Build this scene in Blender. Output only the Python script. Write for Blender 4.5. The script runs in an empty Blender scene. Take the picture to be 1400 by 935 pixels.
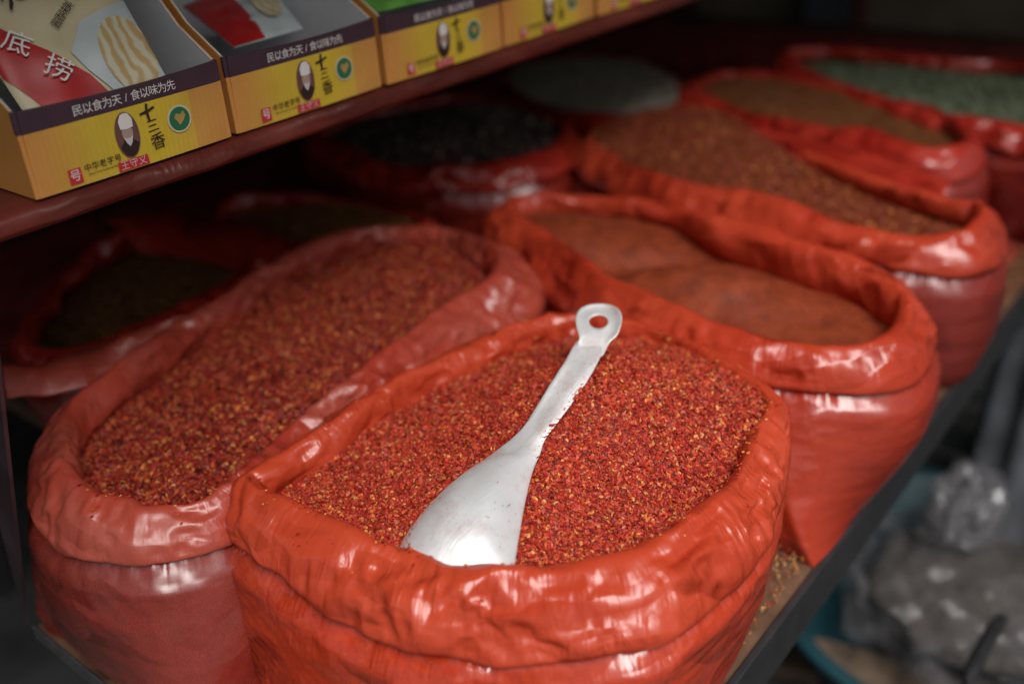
import bpy, math, random
import numpy as np
from mathutils import Matrix, Vector
random.seed(7); rng = np.random.default_rng(11)
scn = bpy.context.scene
COL = scn.collection

# ------------------------------------------------------------------ camera
FPX = 1361.0; CX, CY = 700.0, 467.5; CAMZ = 1.62
Rm = np.array([[0.62273328, -0.40324103, 0.67052214],
               [-0.77992523, -0.25133398, 0.57319095],
               [-0.06260911, -0.87990221, -0.47101188]])     # world axes from camera axes (right, down, forward)
cd = bpy.data.cameras.new('camera'); cam = bpy.data.objects.new('camera', cd); COL.objects.link(cam)
M = Matrix.Identity(4)
for i in range(3):
    M[i][0] = Rm[i][0]; M[i][1] = -Rm[i][1]; M[i][2] = -Rm[i][2]
M[2][3] = CAMZ
cam.matrix_world = M
cd.lens = 35.0; cd.sensor_width = 36.0; cd.clip_start = 0.02; cd.clip_end = 200
cd.dof.use_dof = True; cd.dof.focus_distance = .97; cd.dof.aperture_fstop = 1.55; cd.dof.aperture_blades = 9
scn.camera = cam

# ------------------------------------------------------------------ light
SUN_EL, SUN_AZ = math.radians(56), math.radians(-116)       # azimuth of the sun measured from +X towards +Y
world = bpy.data.worlds.new('World'); scn.world = world; world.use_nodes = True
nt = world.node_tree; bg = nt.nodes['Background']
sky = nt.nodes.new('ShaderNodeTexSky'); sky.sky_type = 'NISHITA'; sky.sun_disc = False
sky.sun_elevation = SUN_EL; sky.sun_rotation = math.pi/2 - SUN_AZ
sky.air_density = 1.0; sky.dust_density = 6.0; sky.ozone_density = 0.5
hs = nt.nodes.new('ShaderNodeHueSaturation'); hs.inputs['Saturation'].default_value = .4
nt.links.new(sky.outputs[0], hs.inputs['Color']); nt.links.new(hs.outputs[0], bg.inputs[0]); bg.inputs[1].default_value = 0.062
sd = bpy.data.lights.new('sun', 'SUN'); sd.energy = 2.9; sd.angle = math.radians(38); sd.color = (1.0, 0.975, 0.96)
sun = bpy.data.objects.new('sun', sd); COL.objects.link(sun)
sdir = Vector((math.cos(SUN_EL)*math.cos(SUN_AZ), math.cos(SUN_EL)*math.sin(SUN_AZ), math.sin(SUN_EL)))
sun.rotation_euler = sdir.to_track_quat('Z', 'Y').to_euler()
scn.view_settings.view_transform = 'Standard'; scn.view_settings.look = 'None'
scn.view_settings.gamma = 1; scn.view_settings.use_curve_mapping = False
scn.view_settings.exposure = 0.15
scn.cycles.max_bounces = 8; scn.cycles.transmission_bounces = 4
scn.cycles.caustics_reflective = False; scn.cycles.caustics_refractive = False
scn.cycles.sample_clamp_indirect = 4.0

# ------------------------------------------------------------------ helpers
def ray(x, y):
    q = np.array([x-CX, y-CY, FPX]); return Rm @ q
def un(x, y, z):                       # a sight line met with the level z
    q = ray(x, y); p = q*((z-CAMZ)/q[2]); return np.array([p[0], p[1], z])
def depth(p): return float(Rm[:, 2] @ (np.asarray(p)-np.array([0, 0, CAMZ])))

def tag(o, label=None, cat=None, group=None, kind=None):
    if label: o['label'] = label
    if cat: o['category'] = cat
    if group: o['group'] = group
    if kind: o['kind'] = kind
    return o
def empty(name, loc, label, cat, group=None):
    o = bpy.data.objects.new(name, None); COL.objects.link(o); o.location = loc; o.empty_display_size = .05
    return tag(o, label, cat, group)
def mesh_obj(name, V, F, mat, parent=None, smooth=True, uv=None, attrs=None):
    """V (n,3) world coordinates, F list or array of faces"""
    V = np.asarray(V, dtype=np.float64)
    me = bpy.data.meshes.new(name)
    off = np.array(parent.matrix_basis.translation) if parent is not None else np.zeros(3)
    if parent is not None and parent.parent is not None:
        off = off + np.array(parent.parent.matrix_basis.translation)
    if isinstance(F, np.ndarray):
        n, k = F.shape
        me.vertices.add(len(V)); me.vertices.foreach_set('co', (V-off).astype(np.float32).ravel())
        me.loops.add(n*k); me.loops.foreach_set('vertex_index', F.astype(np.int32).ravel())
        me.polygons.add(n); me.polygons.foreach_set('loop_start', np.arange(0, n*k, k, dtype=np.int32))
        me.polygons.foreach_set('loop_total', np.full(n, k, dtype=np.int32))
        me.update(calc_edges=True)
    else:
        me.from_pydata([tuple(v) for v in V-off], [], [tuple(f) for f in F]); me.update()
    me.polygons.foreach_set('use_smooth', np.full(len(me.polygons), smooth, dtype=bool))
    if attrs:
        for k_, a in attrs.items():
            a = np.asarray(a)
            if a.ndim == 2:
                at = me.attributes.new(k_, 'FLOAT_COLOR', 'POINT')
                c = np.ones((len(V), 4), np.float32); c[:, :a.shape[1]] = a; at.data.foreach_set('color', c.ravel())
            else:
                at = me.attributes.new(k_, 'FLOAT', 'POINT'); at.data.foreach_set('value', a.astype(np.float32))
    if mat is not None: me.materials.append(mat)
    o = bpy.data.objects.new(name, me); COL.objects.link(o)
    if parent is not None: o.parent = parent
    return o
def grid_faces(nu, nv, wrap_u=False, wrap_v=False):
    iu = np.arange(nu if wrap_u else nu-1); iv = np.arange(nv if wrap_v else nv-1)
    a, b = np.meshgrid(iu, iv, indexing='ij'); a = a.ravel(); b = b.ravel()
    a2 = (a+1) % nu; b2 = (b+1) % nv
    return np.stack([a*nv+b, a2*nv+b, a2*nv+b2, a*nv+b2], 1)
def box_vf(x0, y0, z0, x1, y1, z1, bev=0.0):
    V = [(x, y, z) for x in (x0, x1) for y in (y0, y1) for z in (z0, z1)]
    F = [(0, 1, 3, 2), (4, 6, 7, 5), (0, 4, 5, 1), (2, 3, 7, 6), (0, 2, 6, 4), (1, 5, 7, 3)]
    return V, F
def slab(name, pts, thick, direction, mat, parent=None):
    """a polygon given thickness along direction"""
    pts = [np.array(p, float) for p in pts]; d = np.array(direction, float); d = d/np.linalg.norm(d)*thick
    n = len(pts); V = pts+[p+d for p in pts]
    F = [tuple(range(n)), tuple(range(2*n-1, n-1, -1))]+[(i, i+n, (i+1) % n+n, (i+1) % n) for i in range(n)]
    return mesh_obj(name, V, F, mat, parent, smooth=False)
def bevel(o, w=.002, seg=2):
    m = o.modifiers.new('bevel', 'BEVEL'); m.width = w; m.segments = seg; m.limit_method = 'ANGLE'; return o

# value noise / voronoi, vectorised
def _h(ix, iy, iz, s=0):
    n = (ix*73856093) ^ (iy*19349663) ^ (iz*83492791) ^ (s*2654435761)
    n = n & 0x7fffffff
    n = (n ^ (n >> 13))*1274126177 & 0x7fffffff
    n = (n ^ (n >> 16))*668265263 & 0x7fffffff
    return ((n >> 7) & 0xffff)/65535.0
def vnoise(p, s=0):
    p = np.asarray(p, float); i = np.floor(p).astype(np.int64); f = p-i; f = f*f*(3-2*f)
    r = 0
    for dx in (0, 1):
        for dy in (0, 1):
            for dz in (0, 1):
                w = (f[:, 0] if dx else 1-f[:, 0])*(f[:, 1] if dy else 1-f[:, 1])*(f[:, 2] if dz else 1-f[:, 2])
                r = r+w*_h(i[:, 0]+dx, i[:, 1]+dy, i[:, 2]+dz, s)
    return r*2-1
def fbm(p, o=3, s=0):
    r = 0; a = 1; t = 0
    for k in range(o): r = r+a*vnoise(p*2**k, s+k); t += a; a *= .5
    return r/t
def voro(p, s=0):
    p = np.asarray(p, float); i = np.floor(p).astype(np.int64)
    f1 = np.full(len(p), 9.); f2 = np.full(len(p), 9.)
    for dx in (-1, 0, 1):
        for dy in (-1, 0, 1):
            for dz in (-1, 0, 1):
                cx, cy, cz = i[:, 0]+dx, i[:, 1]+dy, i[:, 2]+dz
                d = (cx+_h(cx, cy, cz, s)-p[:, 0])**2+(cy+_h(cx, cy, cz, s+1)-p[:, 1])**2+(cz+_h(cx, cy, cz, s+2)-p[:, 2])**2
                f2 = np.where(d < f1, f1, np.minimum(f2, d)); f1 = np.minimum(f1, d)
    return np.sqrt(f1), np.sqrt(f2)
def facets(P, s, f=18., n=4):
    """flat facets meeting in sharp folds: triangle waves in several directions, bent by noise"""
    g = np.random.default_rng(s*13+1); W = P+.028*np.stack([fbm(P*9+11*k, 2, s+k) for k in range(3)], 1); r = 0
    for k in range(n):
        d = g.normal(0, 1, 3); d /= np.linalg.norm(d); q = W@d*f*g.uniform(.7, 1.5)+g.uniform(0, 9)
        r = r+np.abs(q-np.floor(q)-.5)*4-1
    return r/n
def tri1(x, s):                         # sharp irregular zigzag in -1..1
    i = np.floor(x).astype(np.int64); f = x-i
    a = _h(i, i*0, i*0, s); b = _h(i+1, i*0, i*0, s)
    return (a*(1-f)+b*f)*2-1

# ------------------------------------------------------------------ materials
def new_mat(name):
    m = bpy.data.materials.new(name); m.use_nodes = True
    t = m.node_tree; b = t.nodes['Principled BSDF']; return m, t, b
def N(t, typ, **kw):
    n = t.nodes.new(typ)
    for k, v in kw.items():
        if k.startswith('i_'):
            key = k[2:]; n.inputs[int(key) if key.isdigit() else key.replace('_', ' ')].default_value = v
        else: setattr(n, k, v)
    return n
def ramp(t, fac, stops, interp='LINEAR'):
    r = t.nodes.new('ShaderNodeValToRGB'); r.color_ramp.interpolation = interp
    e = r.color_ramp.elements
    while len(e) < len(stops): e.new(0.5)
    for k, (p, c) in enumerate(stops): e[k].position = p; e[k].color = (*c, 1) if len(c) == 3 else c
    t.links.new(fac, r.inputs[0]); return r.outputs[0]
def simple(name, col, rough=.5, metal=0., noise=.12, scale=30, bump=.0, spec=.5, coat=0.):
    m, t, b = new_mat(name)
    tc = N(t, 'ShaderNodeTexCoord'); n = N(t, 'ShaderNodeTexNoise', i_Scale=scale, i_Detail=5.)
    t.links.new(tc.outputs['Object'], n.inputs['Vector'])
    c0 = tuple(c*(1-noise*1.6) for c in col); c1 = tuple(min(1, c*(1+noise*1.6)) for c in col)
    t.links.new(ramp(t, n.outputs[0], [(.3, c0), (.7, c1)]), b.inputs['Base Color'])
    b.inputs['Roughness'].default_value = rough; b.inputs['Metallic'].default_value = metal
    b.inputs['Specular IOR Level'].default_value = spec; b.inputs['Coat Weight'].default_value = coat
    if bump:
        bp = N(t, 'ShaderNodeBump', i_Strength=bump, i_Distance=.002); t.links.new(n.outputs[0], bp.inputs['Height'])
        t.links.new(bp.outputs[0], b.inputs['Normal'])
    return m

def film_mat(name, col, col2, rough=.2, transl=.25, crumple=1.0, dust=0.0, fill=None, fillcol=(.12, .012, .006), spec=.5, scale=1.0):
    """thin plastic film; u/v attributes run round and down the bag in metres"""
    m, t, b = new_mat(name); L = t.links
    au = N(t, 'ShaderNodeAttribute', attribute_name='uu'); av = N(t, 'ShaderNodeAttribute', attribute_name='vv')
    geo = N(t, 'ShaderNodeTexCoord')
    # warp
    wn = N(t, 'ShaderNodeTexNoise', i_Scale=9.*scale, i_Detail=2.); L.new(geo.outputs['Object'], wn.inputs['Vector'])
    mixv = N(t, 'ShaderNodeVectorMath', operation='MULTIPLY_ADD'); L.new(wn.outputs['Color'], mixv.inputs[0])
    mixv.inputs[1].default_value = (.11/scale,)*3; L.new(geo.outputs['Object'], mixv.inputs[2])
    v1 = N(t, 'ShaderNodeTexVoronoi', feature='F1', i_Scale=15.*scale); L.new(mixv.outputs[0], v1.inputs['Vector'])
    v2 = N(t, 'ShaderNodeTexVoronoi', feature='F1', i_Scale=42.*scale); L.new(mixv.outputs[0], v2.inputs['Vector'])
    # fine creases along the film direction
    cb = N(t, 'ShaderNodeCombineXYZ'); L.new(au.outputs['Fac'], cb.inputs[0]); L.new(av.outputs['Fac'], cb.inputs[1])
    mp = N(t, 'ShaderNodeMapping'); mp.inputs['Scale'].default_value = (60*scale, 16*scale, 1); mp.inputs['Rotation'].default_value = (0, 0, .5)
    L.new(cb.outputs[0], mp.inputs['Vector'])
    nz = N(t, 'ShaderNodeTexNoise', i_Scale=1., i_Detail=3., i_Distortion=.6); L.new(mp.outputs[0], nz.inputs['Vector'])
    rdg = N(t, 'ShaderNodeMath', operation='SUBTRACT'); L.new(nz.outputs[0], rdg.inputs[0]); rdg.inputs[1].default_value = .5
    rab = N(t, 'ShaderNodeMath', operation='ABSOLUTE'); L.new(rdg.outputs[0], rab.inputs[0])
    # patches where the film is calm
    pn = N(t, 'ShaderNodeTexNoise', i_Scale=7.*scale, i_Detail=1.); L.new(geo.outputs['Object'], pn.inputs['Vector'])
    pm = N(t, 'ShaderNodeMapRange', i_1=.38, i_2=.62); L.new(pn.outputs[0], pm.inputs[0])
    b1 = N(t, 'ShaderNodeBump', i_Strength=.15*crumple, i_Distance=.004/scale); L.new(v1.outputs['Distance'], b1.inputs['Height'])
    m2 = N(t, 'ShaderNodeMath', operation='MULTIPLY'); L.new(v2.outputs['Distance'], m2.inputs[0]); L.new(pm.outputs[0], m2.inputs[1])
    b2 = N(t, 'ShaderNodeBump', i_Strength=.4*crumple, i_Distance=.0035/scale); L.new(m2.outputs[0], b2.inputs['Height']); L.new(b1.outputs[0], b2.inputs['Normal'])
    m3 = N(t, 'ShaderNodeMath', operation='MULTIPLY'); L.new(rab.outputs[0], m3.inputs[0]); L.new(pm.outputs[0], m3.inputs[1])
    b3 = N(t, 'ShaderNodeBump', i_Strength=.8*crumple, i_Distance=.006/scale); L.new(m3.outputs[0], b3.inputs['Height']); L.new(b2.outputs[0], b3.inputs['Normal'])
    # small flat facets: every cell of the crumpled film tips its own way
    fm = N(t, 'ShaderNodeMapping'); fm.inputs['Scale'].default_value = (18*scale, 62*scale, 1); fm.inputs['Rotation'].default_value = (0, 0, .6)
    wv = N(t, 'ShaderNodeVectorMath', operation='MULTIPLY_ADD'); L.new(wn.outputs['Color'], wv.inputs[0]); wv.inputs[1].default_value = (.07, .05, 0); L.new(cb.outputs[0], wv.inputs[2])
    L.new(wv.outputs[0], fm.inputs['Vector'])
    vf = N(t, 'ShaderNodeTexVoronoi', feature='SMOOTH_F1', i_Scale=1.); vf.inputs['Smoothness'].default_value = .12; L.new(fm.outputs[0], vf.inputs['Vector'])
    sb = N(t, 'ShaderNodeVectorMath', operation='SUBTRACT'); L.new(vf.outputs['Color'], sb.inputs[0]); sb.inputs[1].default_value = (.5, .5, .5)
    pk = N(t, 'ShaderNodeMath', operation='MULTIPLY_ADD'); L.new(pm.outputs[0], pk.inputs[0]); pk.inputs[1].default_value = .5*crumple; pk.inputs[2].default_value = .05*crumple
    sc2 = N(t, 'ShaderNodeVectorMath', operation='SCALE'); L.new(sb.outputs[0], sc2.inputs[0]); L.new(pk.outputs[0], sc2.inputs['Scale'])
    fm2 = N(t, 'ShaderNodeMapping'); fm2.inputs['Scale'].default_value = (9*scale, 34*scale, 1); fm2.inputs['Rotation'].default_value = (0, 0, -.35); L.new(wv.outputs[0], fm2.inputs['Vector'])
    vf2 = N(t, 'ShaderNodeTexVoronoi', feature='SMOOTH_F1', i_Scale=1.); vf2.inputs['Smoothness'].default_value = .1; L.new(fm2.outputs[0], vf2.inputs['Vector'])
    sb2 = N(t, 'ShaderNodeVectorMath', operation='SUBTRACT'); L.new(vf2.outputs['Color'], sb2.inputs[0]); sb2.inputs[1].default_value = (.5, .5, .5)
    sc3 = N(t, 'ShaderNodeVectorMath', operation='SCALE', i_Scale=.42*crumple); L.new(sb2.outputs[0], sc3.inputs[0])
    ad0 = N(t, 'ShaderNodeVectorMath', operation='ADD'); L.new(sc3.outputs[0], ad0.inputs[0]); L.new(sc2.outputs[0], ad0.inputs[1])
    ad = N(t, 'ShaderNodeVectorMath', operation='ADD'); L.new(b3.outputs[0], ad.inputs[0]); L.new(ad0.outputs[0], ad.inputs[1])
    b3 = N(t, 'ShaderNodeVectorMath', operation='NORMALIZE'); L.new(ad.outputs[0], b3.inputs[0])
    # colour
    cn = N(t, 'ShaderNodeTexNoise', i_Scale=5., i_Detail=4., i_Roughness=.6); L.new(geo.outputs['Object'], cn.inputs['Vector'])
    base = ramp(t, cn.outputs[0], [(.32, col), (.68, col2)])
    if fill:                                        # contents pressed against the film show through in speckles
        sn = N(t, 'ShaderNodeTexVoronoi', feature='F1', i_Scale=210.); L.new(geo.outputs['Object'], sn.inputs['Vector'])
        sc_ = ramp(t, sn.outputs['Color'], [(.0, fillcol), (.6, tuple(c*1.35 for c in fillcol)), (.85, (fillcol[0]*1.7, fillcol[1]*2.4, fillcol[2]*1.6))])
        cov = N(t, 'ShaderNodeTexNoise', i_Scale=6.5, i_Detail=5., i_Roughness=.62); L.new(geo.outputs['Object'], cov.inputs['Vector'])
        cr = N(t, 'ShaderNodeMapRange', i_1=.36, i_2=.66, i_3=fill*.35, i_4=fill*.8); L.new(cov.outputs[0], cr.inputs[0])
        mx = N(t, 'ShaderNodeMix', data_type='RGBA'); L.new(cr.outputs[0], mx.inputs[0]); L.new(base, mx.inputs[6]); L.new(sc_, mx.inputs[7]); base = mx.outputs[2]
    rgh = rough
    if dust:
        dn = N(t, 'ShaderNodeTexNoise', i_Scale=900., i_Detail=2.); L.new(geo.outputs['Object'], dn.inputs['Vector'])
        dl = N(t, 'ShaderNodeTexNoise', i_Scale=11., i_Detail=4.); L.new(geo.outputs['Object'], dl.inputs['Vector'])
        dm = N(t, 'ShaderNodeMath', operation='MULTIPLY'); L.new(dn.outputs[0], dm.inputs[0]); L.new(dl.outputs[0], dm.inputs[1])
        dr = N(t, 'ShaderNodeMapRange', i_1=.16, i_2=.36, i_3=0., i_4=dust); L.new(dm.outputs[0], dr.inputs[0])
        mx = N(t, 'ShaderNodeMix', data_type='RGBA'); L.new(dr.outputs[0], mx.inputs[0]); L.new(base, mx.inputs[6]); mx.inputs[7].default_value = (.52, .24, .17, 1); base = mx.outputs[2]
        rr = N(t, 'ShaderNodeMapRange', i_1=0., i_2=1., i_3=rough, i_4=.75); L.new(dr.outputs[0], rr.inputs[0]); L.new(rr.outputs[0], b.inputs['Roughness'])
    L.new(base, b.inputs['Base Color']); L.new(b3.outputs[0], b.inputs['Normal'])
    if not dust: b.inputs['Roughness'].default_value = rgh
    b.inputs['Specular IOR Level'].default_value = min(1., spec*1.9); b.inputs['IOR'].default_value = 1.52
    tr = N(t, 'ShaderNodeBsdfTranslucent'); L.new(base, tr.inputs[0]); L.new(b3.outputs[0], tr.inputs['Normal'])
    ms = N(t, 'ShaderNodeMixShader'); ms.inputs[0].default_value = transl
    L.new(b.outputs[0], ms.inputs[1]); L.new(tr.outputs[0], ms.inputs[2])
    L.new(ms.outputs[0], t.nodes['Material Output'].inputs[0])
    return m
def grain_mat(name, rough=.55, spec=.4):
    m, t, b = new_mat(name); a = N(t, 'ShaderNodeAttribute', attribute_name='gcol')
    t.links.new(a.outputs['Color'], b.inputs['Base Color']); b.inputs['Roughness'].default_value = rough
    b.inputs['Specular IOR Level'].default_value = spec
    return m

CUFF_A = film_mat('red_film_bright', (.66, .070, .026), (.76, .10, .040), rough=.29, transl=.36, crumple=1.0)
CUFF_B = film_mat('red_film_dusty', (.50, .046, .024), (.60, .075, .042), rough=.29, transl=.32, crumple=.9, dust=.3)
CUFF_C = film_mat('red_film_plain', (.56, .050, .020), (.66, .078, .032), rough=.28, transl=.3, crumple=.9)
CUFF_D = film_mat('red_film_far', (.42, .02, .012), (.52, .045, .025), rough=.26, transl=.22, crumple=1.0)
BODY_A = film_mat('red_film_filled', (.55, .045, .016), (.66, .07, .024), rough=.2, transl=.1, crumple=.55, fill=.75, fillcol=(.26, .022, .008))
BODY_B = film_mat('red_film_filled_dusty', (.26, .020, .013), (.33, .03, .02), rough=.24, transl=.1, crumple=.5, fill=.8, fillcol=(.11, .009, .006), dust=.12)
BODY_C = film_mat('red_film_filled_powder', (.40, .030, .012), (.50, .05, .018), rough=.26, transl=.1, crumple=.35, fill=.45, fillcol=(.22, .016, .006))
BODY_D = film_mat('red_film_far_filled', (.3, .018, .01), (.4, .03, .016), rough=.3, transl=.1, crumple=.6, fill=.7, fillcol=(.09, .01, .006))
GRAIN = grain_mat('spice_grain'); SEEDM = grain_mat('spice_seed', .35, .5)

# ------------------------------------------------------------------ bags
def cat_loop(P, n):
    """closed Catmull-Rom through rows of P, resampled evenly by arc length of the first three columns"""
    P = np.asarray(P, float); k = len(P); out = []
    m = 24
    for i in range(k):
        p0, p1, p2, p3 = P[i-1], P[i], P[(i+1) % k], P[(i+2) % k]
        for j in range(m):
            t = j/m
            out.append(.5*((2*p1)+(-p0+p2)*t+(2*p0-5*p1+4*p2-p3)*t*t+(-p0+3*p1-3*p2+p3)*t**3))
    out = np.array(out); nx = np.roll(out, -1, 0)
    seg = np.linalg.norm((nx-out)[:, :3], axis=1); s = np.concatenate([[0], np.cumsum(seg)]); T = s[-1]
    full = np.vstack([out, out[:1]]); q = np.linspace(0, T, n, endpoint=False)
    return np.stack([np.interp(q, s, full[:, c]) for c in range(P.shape[1])], 1), T

def crumple(P0, D0, eu, ev, wrap_v, pin=None, iters=(60, 50, 40), hold=.0008, inward=.004, bend=.05):
    """let a skin that is a little too large for its shape buckle: P0 (n,m,3) smooth shape, D0 the starting shape,
    eu / ev (n,m) surplus length round and down; coarse folds settle first, finer ones after"""
    n, m = P0.shape[:2]; cur = None; prev = None
    for lev, it in zip((4, 2, 1), iters):
        B_ = P0[::lev, ::lev]; S_ = D0[::lev, ::lev]; a = eu[::lev, ::lev]; b = ev[::lev, ::lev]
        nn, mm = B_.shape[:2]
        if cur is None: Q = S_.copy()
        else:
            off = cur-prev; o2 = np.zeros_like(B_)
            mo = off.shape[1]
            o2[::2, ::2][:, :mo] = off[:o2[::2].shape[0]][:, :o2[:, ::2].shape[1]]
            x = off[:o2[::2].shape[0]]; o2[1::2, ::2][:, :mo] = (.5*(x+np.roll(x, -1, 0)))[:o2[1::2].shape[0], :o2[:, ::2].shape[1]]
            ev_ = o2[:, ::2]; nxt = np.roll(ev_, -1, 1)
            if not wrap_v: nxt[:, -1] = ev_[:, -1]
            o2[:, 1::2] = (.5*(ev_+nxt))[:, :o2[:, 1::2].shape[1]]
            Q = B_+o2+.35*(S_-B_)
        tu = np.roll(B_, -1, 0)-np.roll(B_, 1, 0)
        tv = (np.roll(B_, -1, 1)-np.roll(B_, 1, 1)) if wrap_v else np.gradient(B_, axis=1)
        nr = np.cross(tu, tv); nr /= np.linalg.norm(nr, axis=2)[..., None]+1e-12
        cen = B_.mean((0, 1)); 
        sg = np.sign(((B_-B_.mean(1, keepdims=True))*nr).sum(2).mean()) if wrap_v else np.sign(((B_-cen)*nr)[..., :2].sum(2).mean())
        nr *= sg
        cons = []
        for du, dv, ex, wgt in ((1, 0, a, 1.), (0, 1, b, 1.), (1, 1, .5*(a+b), .6), (1, -1, .5*(a+b), .6), (2, 0, a, bend), (0, 2, b, bend)):
            T_ = np.roll(B_, (-du, -dv), (0, 1)); L_ = np.linalg.norm(T_-B_, axis=2)*(1+ex); w_ = np.full((nn, mm), wgt)
            if not wrap_v:
                if dv > 0: w_[:, -dv:] = 0
                if dv < 0: w_[:, :-dv] = 0
            cons.append((du, dv, L_, w_))
        pw = None if pin is None else pin[::lev, ::lev][..., None]
        for k in range(it):
            acc = np.zeros_like(Q)
            for du, dv, L_, w_ in cons:
                d = np.roll(Q, (-du, -dv), (0, 1))-Q; l = np.sqrt((d*d).sum(2))+1e-9
                c = d*((.5*w_*(l-L_)/l))[..., None]
                acc += c; acc -= np.roll(c, (du, dv), (0, 1))
            Q = Q+acc*.30
            h = Q-B_; dn = (h*nr).sum(2); Q = Q-h*hold
            Q = Q+nr*np.maximum(-inward-dn, 0)[..., None]*.6
            if pw is not None: Q = Q*(1-pw)+B_*pw
        cur = Q; prev = B_
    return cur
class Bag: pass
def make_bag(pts, zc, seed, n=520, nsec=44, cuffm=None, bodym=None, name='spice_bag', label='', group='red plastic bags of spices on the stall table',
             ztab=.802, kbot=.84, bulge=.012, amp=1.0, cuff_sq=1.0, centre=None, bottom=None, detail=1.0, bodyn=60, skirt=1.0, wr=1.0, its=(60, 50, 40)):
    rows = []
    for p in pts:
        x, y, h = p[:3]; dz = p[3] if len(p) > 3 else 0.
        w = un(x, y, zc+dz); rows.append([w[0], w[1], w[2], h*depth(w)/FPX])
    rows = np.array(rows)
    area = np.sum(rows[:, 0]*np.roll(rows[:, 1], -1)-np.roll(rows[:, 0], -1)*rows[:, 1])
    if area < 0: rows = rows[::-1]
    Lp, T = cat_loop(rows, n)
    c = Lp[:, :3].copy(); r = np.maximum(Lp[:, 3], .006)
    u = np.arange(n)/n*T
    tang = np.roll(c, -1, 0)-np.roll(c, 1, 0); tang[:, 2] = 0; tang /= np.linalg.norm(tang, axis=1)[:, None]
    nor = np.stack([tang[:, 1], -tang[:, 0], np.zeros(n)], 1)      # outward for a counter-clockwise loop
    ang = np.arange(n)/n*2*np.pi
    def ring(freq, s):                                              # periodic 1-D noise
        q = np.stack([np.cos(ang)*freq, np.sin(ang)*freq, np.full(n, s*3.7)], 1); return fbm(q, 2, s)
    c = c+nor*(ring(3.0, seed)*.004*amp)[:, None]; c[:, 2] += ring(3.5, seed+5)*.004*amp
    B = Bag(); B.c = c; B.nor = nor; B.r = r; B.u = u; B.T = T; B.n = n; B.zc = zc; B.seed = seed
    base = np.array([c[:, 0].mean(), c[:, 1].mean(), ztab])
    if centre is not None: w = un(*centre, zc); base[:2] = w[:2]
    B.ctr = base.copy()
    root = empty(name, base, label, 'bag', group); B.root = root
    # ---- rolled cuff
    phi = np.linspace(-.7*np.pi, 1.3*np.pi, nsec, endpoint=False)
    U, PH = np.meshgrid(u, phi, indexing='ij'); II = np.repeat(np.arange(n), nsec)
    ph = PH.ravel()
    rr = r[II]*(1+.10*ring(4.5, seed+9)[II])
    PR = np.array([(-.20, -.98), (-.60, -.80), (-.86, -.25), (-.88, .30), (-.70, .74), (-.36, .90), (.10, .66), (.52, .30), (.82, -.12), (.99, -.52), (1.04, -.88), (.92, -1.04), (.62, -.96), (.2, -.98)])
    prl, _ = cat_loop(np.column_stack([PR, PR[:, 0]*0, PR[:, 0]*0]), nsec); prl = prl[:, :2]
    prl = prl[np.tile(np.arange(nsec), n)]; co, si = prl[:, 0], prl[:, 1]
    ln_ = np.hypot(co, si)+1e-9
    a_ = rr*co; b_ = rr*si
    P = c[II]+nor[II]*a_[:, None]+np.array([0, 0, 1.])*b_[:, None]
    co = co/ln_; si = si/ln_
    dirv = nor[II]*co[:, None]+np.array([0, 0, 1.])*si[:, None]
    v = ph*rr
    # folds: long diagonal pulls, facets, sharp gathers at the lower lip
    q = np.stack([U.ravel()*11+v*14, v*22-U.ravel()*5, np.full(len(v), seed*1.3)], 1)
    q = q+.35*np.stack([vnoise(P*14+3, seed), vnoise(P*14+9, seed+1), 0*v], 1)
    f1, f2 = voro(q, seed)
    q2 = np.stack([U.ravel()*34+v*20, v*46-U.ravel()*16, np.full(len(v), seed*2.3)], 1)
    g1, g2 = voro(q2, seed+3)
    patch = np.clip(fbm(P*8, 2, seed+20)*1.6+.5, 0, 1)
    W1 = fbm(P*7, 2, seed+60); W2 = fbm(P*7+5, 2, seed+61); UU_, VV_ = U.ravel()+.05*W1, v+.035*W2
    def fold(a_, b_, s_, ph_):
        a_ = round(a_*T)/T; q_ = a_*UU_+b_*VV_+ph_+.35*fbm(P*16, 2, seed+s_); return np.abs(q_-np.floor(q_)-.5)*4-1
    g_ = np.random.default_rng(seed+99)
    long_ = sum(fold(a_, b_, k_, g_.uniform(0, 1))*w_ for k_, (a_, b_, w_) in enumerate([(5, 17, 1.), (-7, 13, .9), (10, 9, .6), (-12, 22, .5)]))/3
    fine_ = sum(fold(a_, b_, 10+k_, g_.uniform(0, 1))*w_ for k_, (a_, b_, w_) in enumerate([(21, 36, 1.), (-30, 25, 1.), (38, -14, .8), (14, 60, .6)]))/3
    calm = np.clip(fbm(P*6+3, 2, seed+62)*2+.6, .15, 1)
    d = .0042*long_*(.5+.5*calm)+.0020*fine_*calm+.0012*(f1**2-.35)*(.35+.65*patch)+.0024*(g1-.4)*patch
    d += (.0022*facets(P, seed+40, 9., 3)+.0012*facets(P, seed+41, 34., 4)*(.3+.7*patch))*(1.0 if seed != 8 else .8)
    lip = np.clip(-si*.9+.25*co, 0, 1)
    d += lip*.004*(tri1(U.ravel()*48, seed)+.5*tri1(U.ravel()*110, seed+1))
    # deep creases where the film was gathered by hand
    rr_ = np.random.default_rng(seed)
    for _ in range(6):
        u0 = rr_.uniform(0, T); sh = rr_.uniform(-1.0, 1.0); w_ = rr_.uniform(.004, .009)
        du = (U.ravel()-u0-sh*(v-.05)+T/2) % T-T/2
        d -= rr_.uniform(.001, .0035)*np.exp(-(np.abs(du)/w_)**1.2)-rr_.uniform(.0005, .0015)*np.exp(-((du-2.2*w_)/(w_*1.5))**2)
    P0g = P.reshape(n, nsec, 3); d = 1.1*d
    D0g = (P+dirv*(d*amp*np.minimum(1, rr/.024))[:, None]).reshape(n, nsec, 3)
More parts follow.
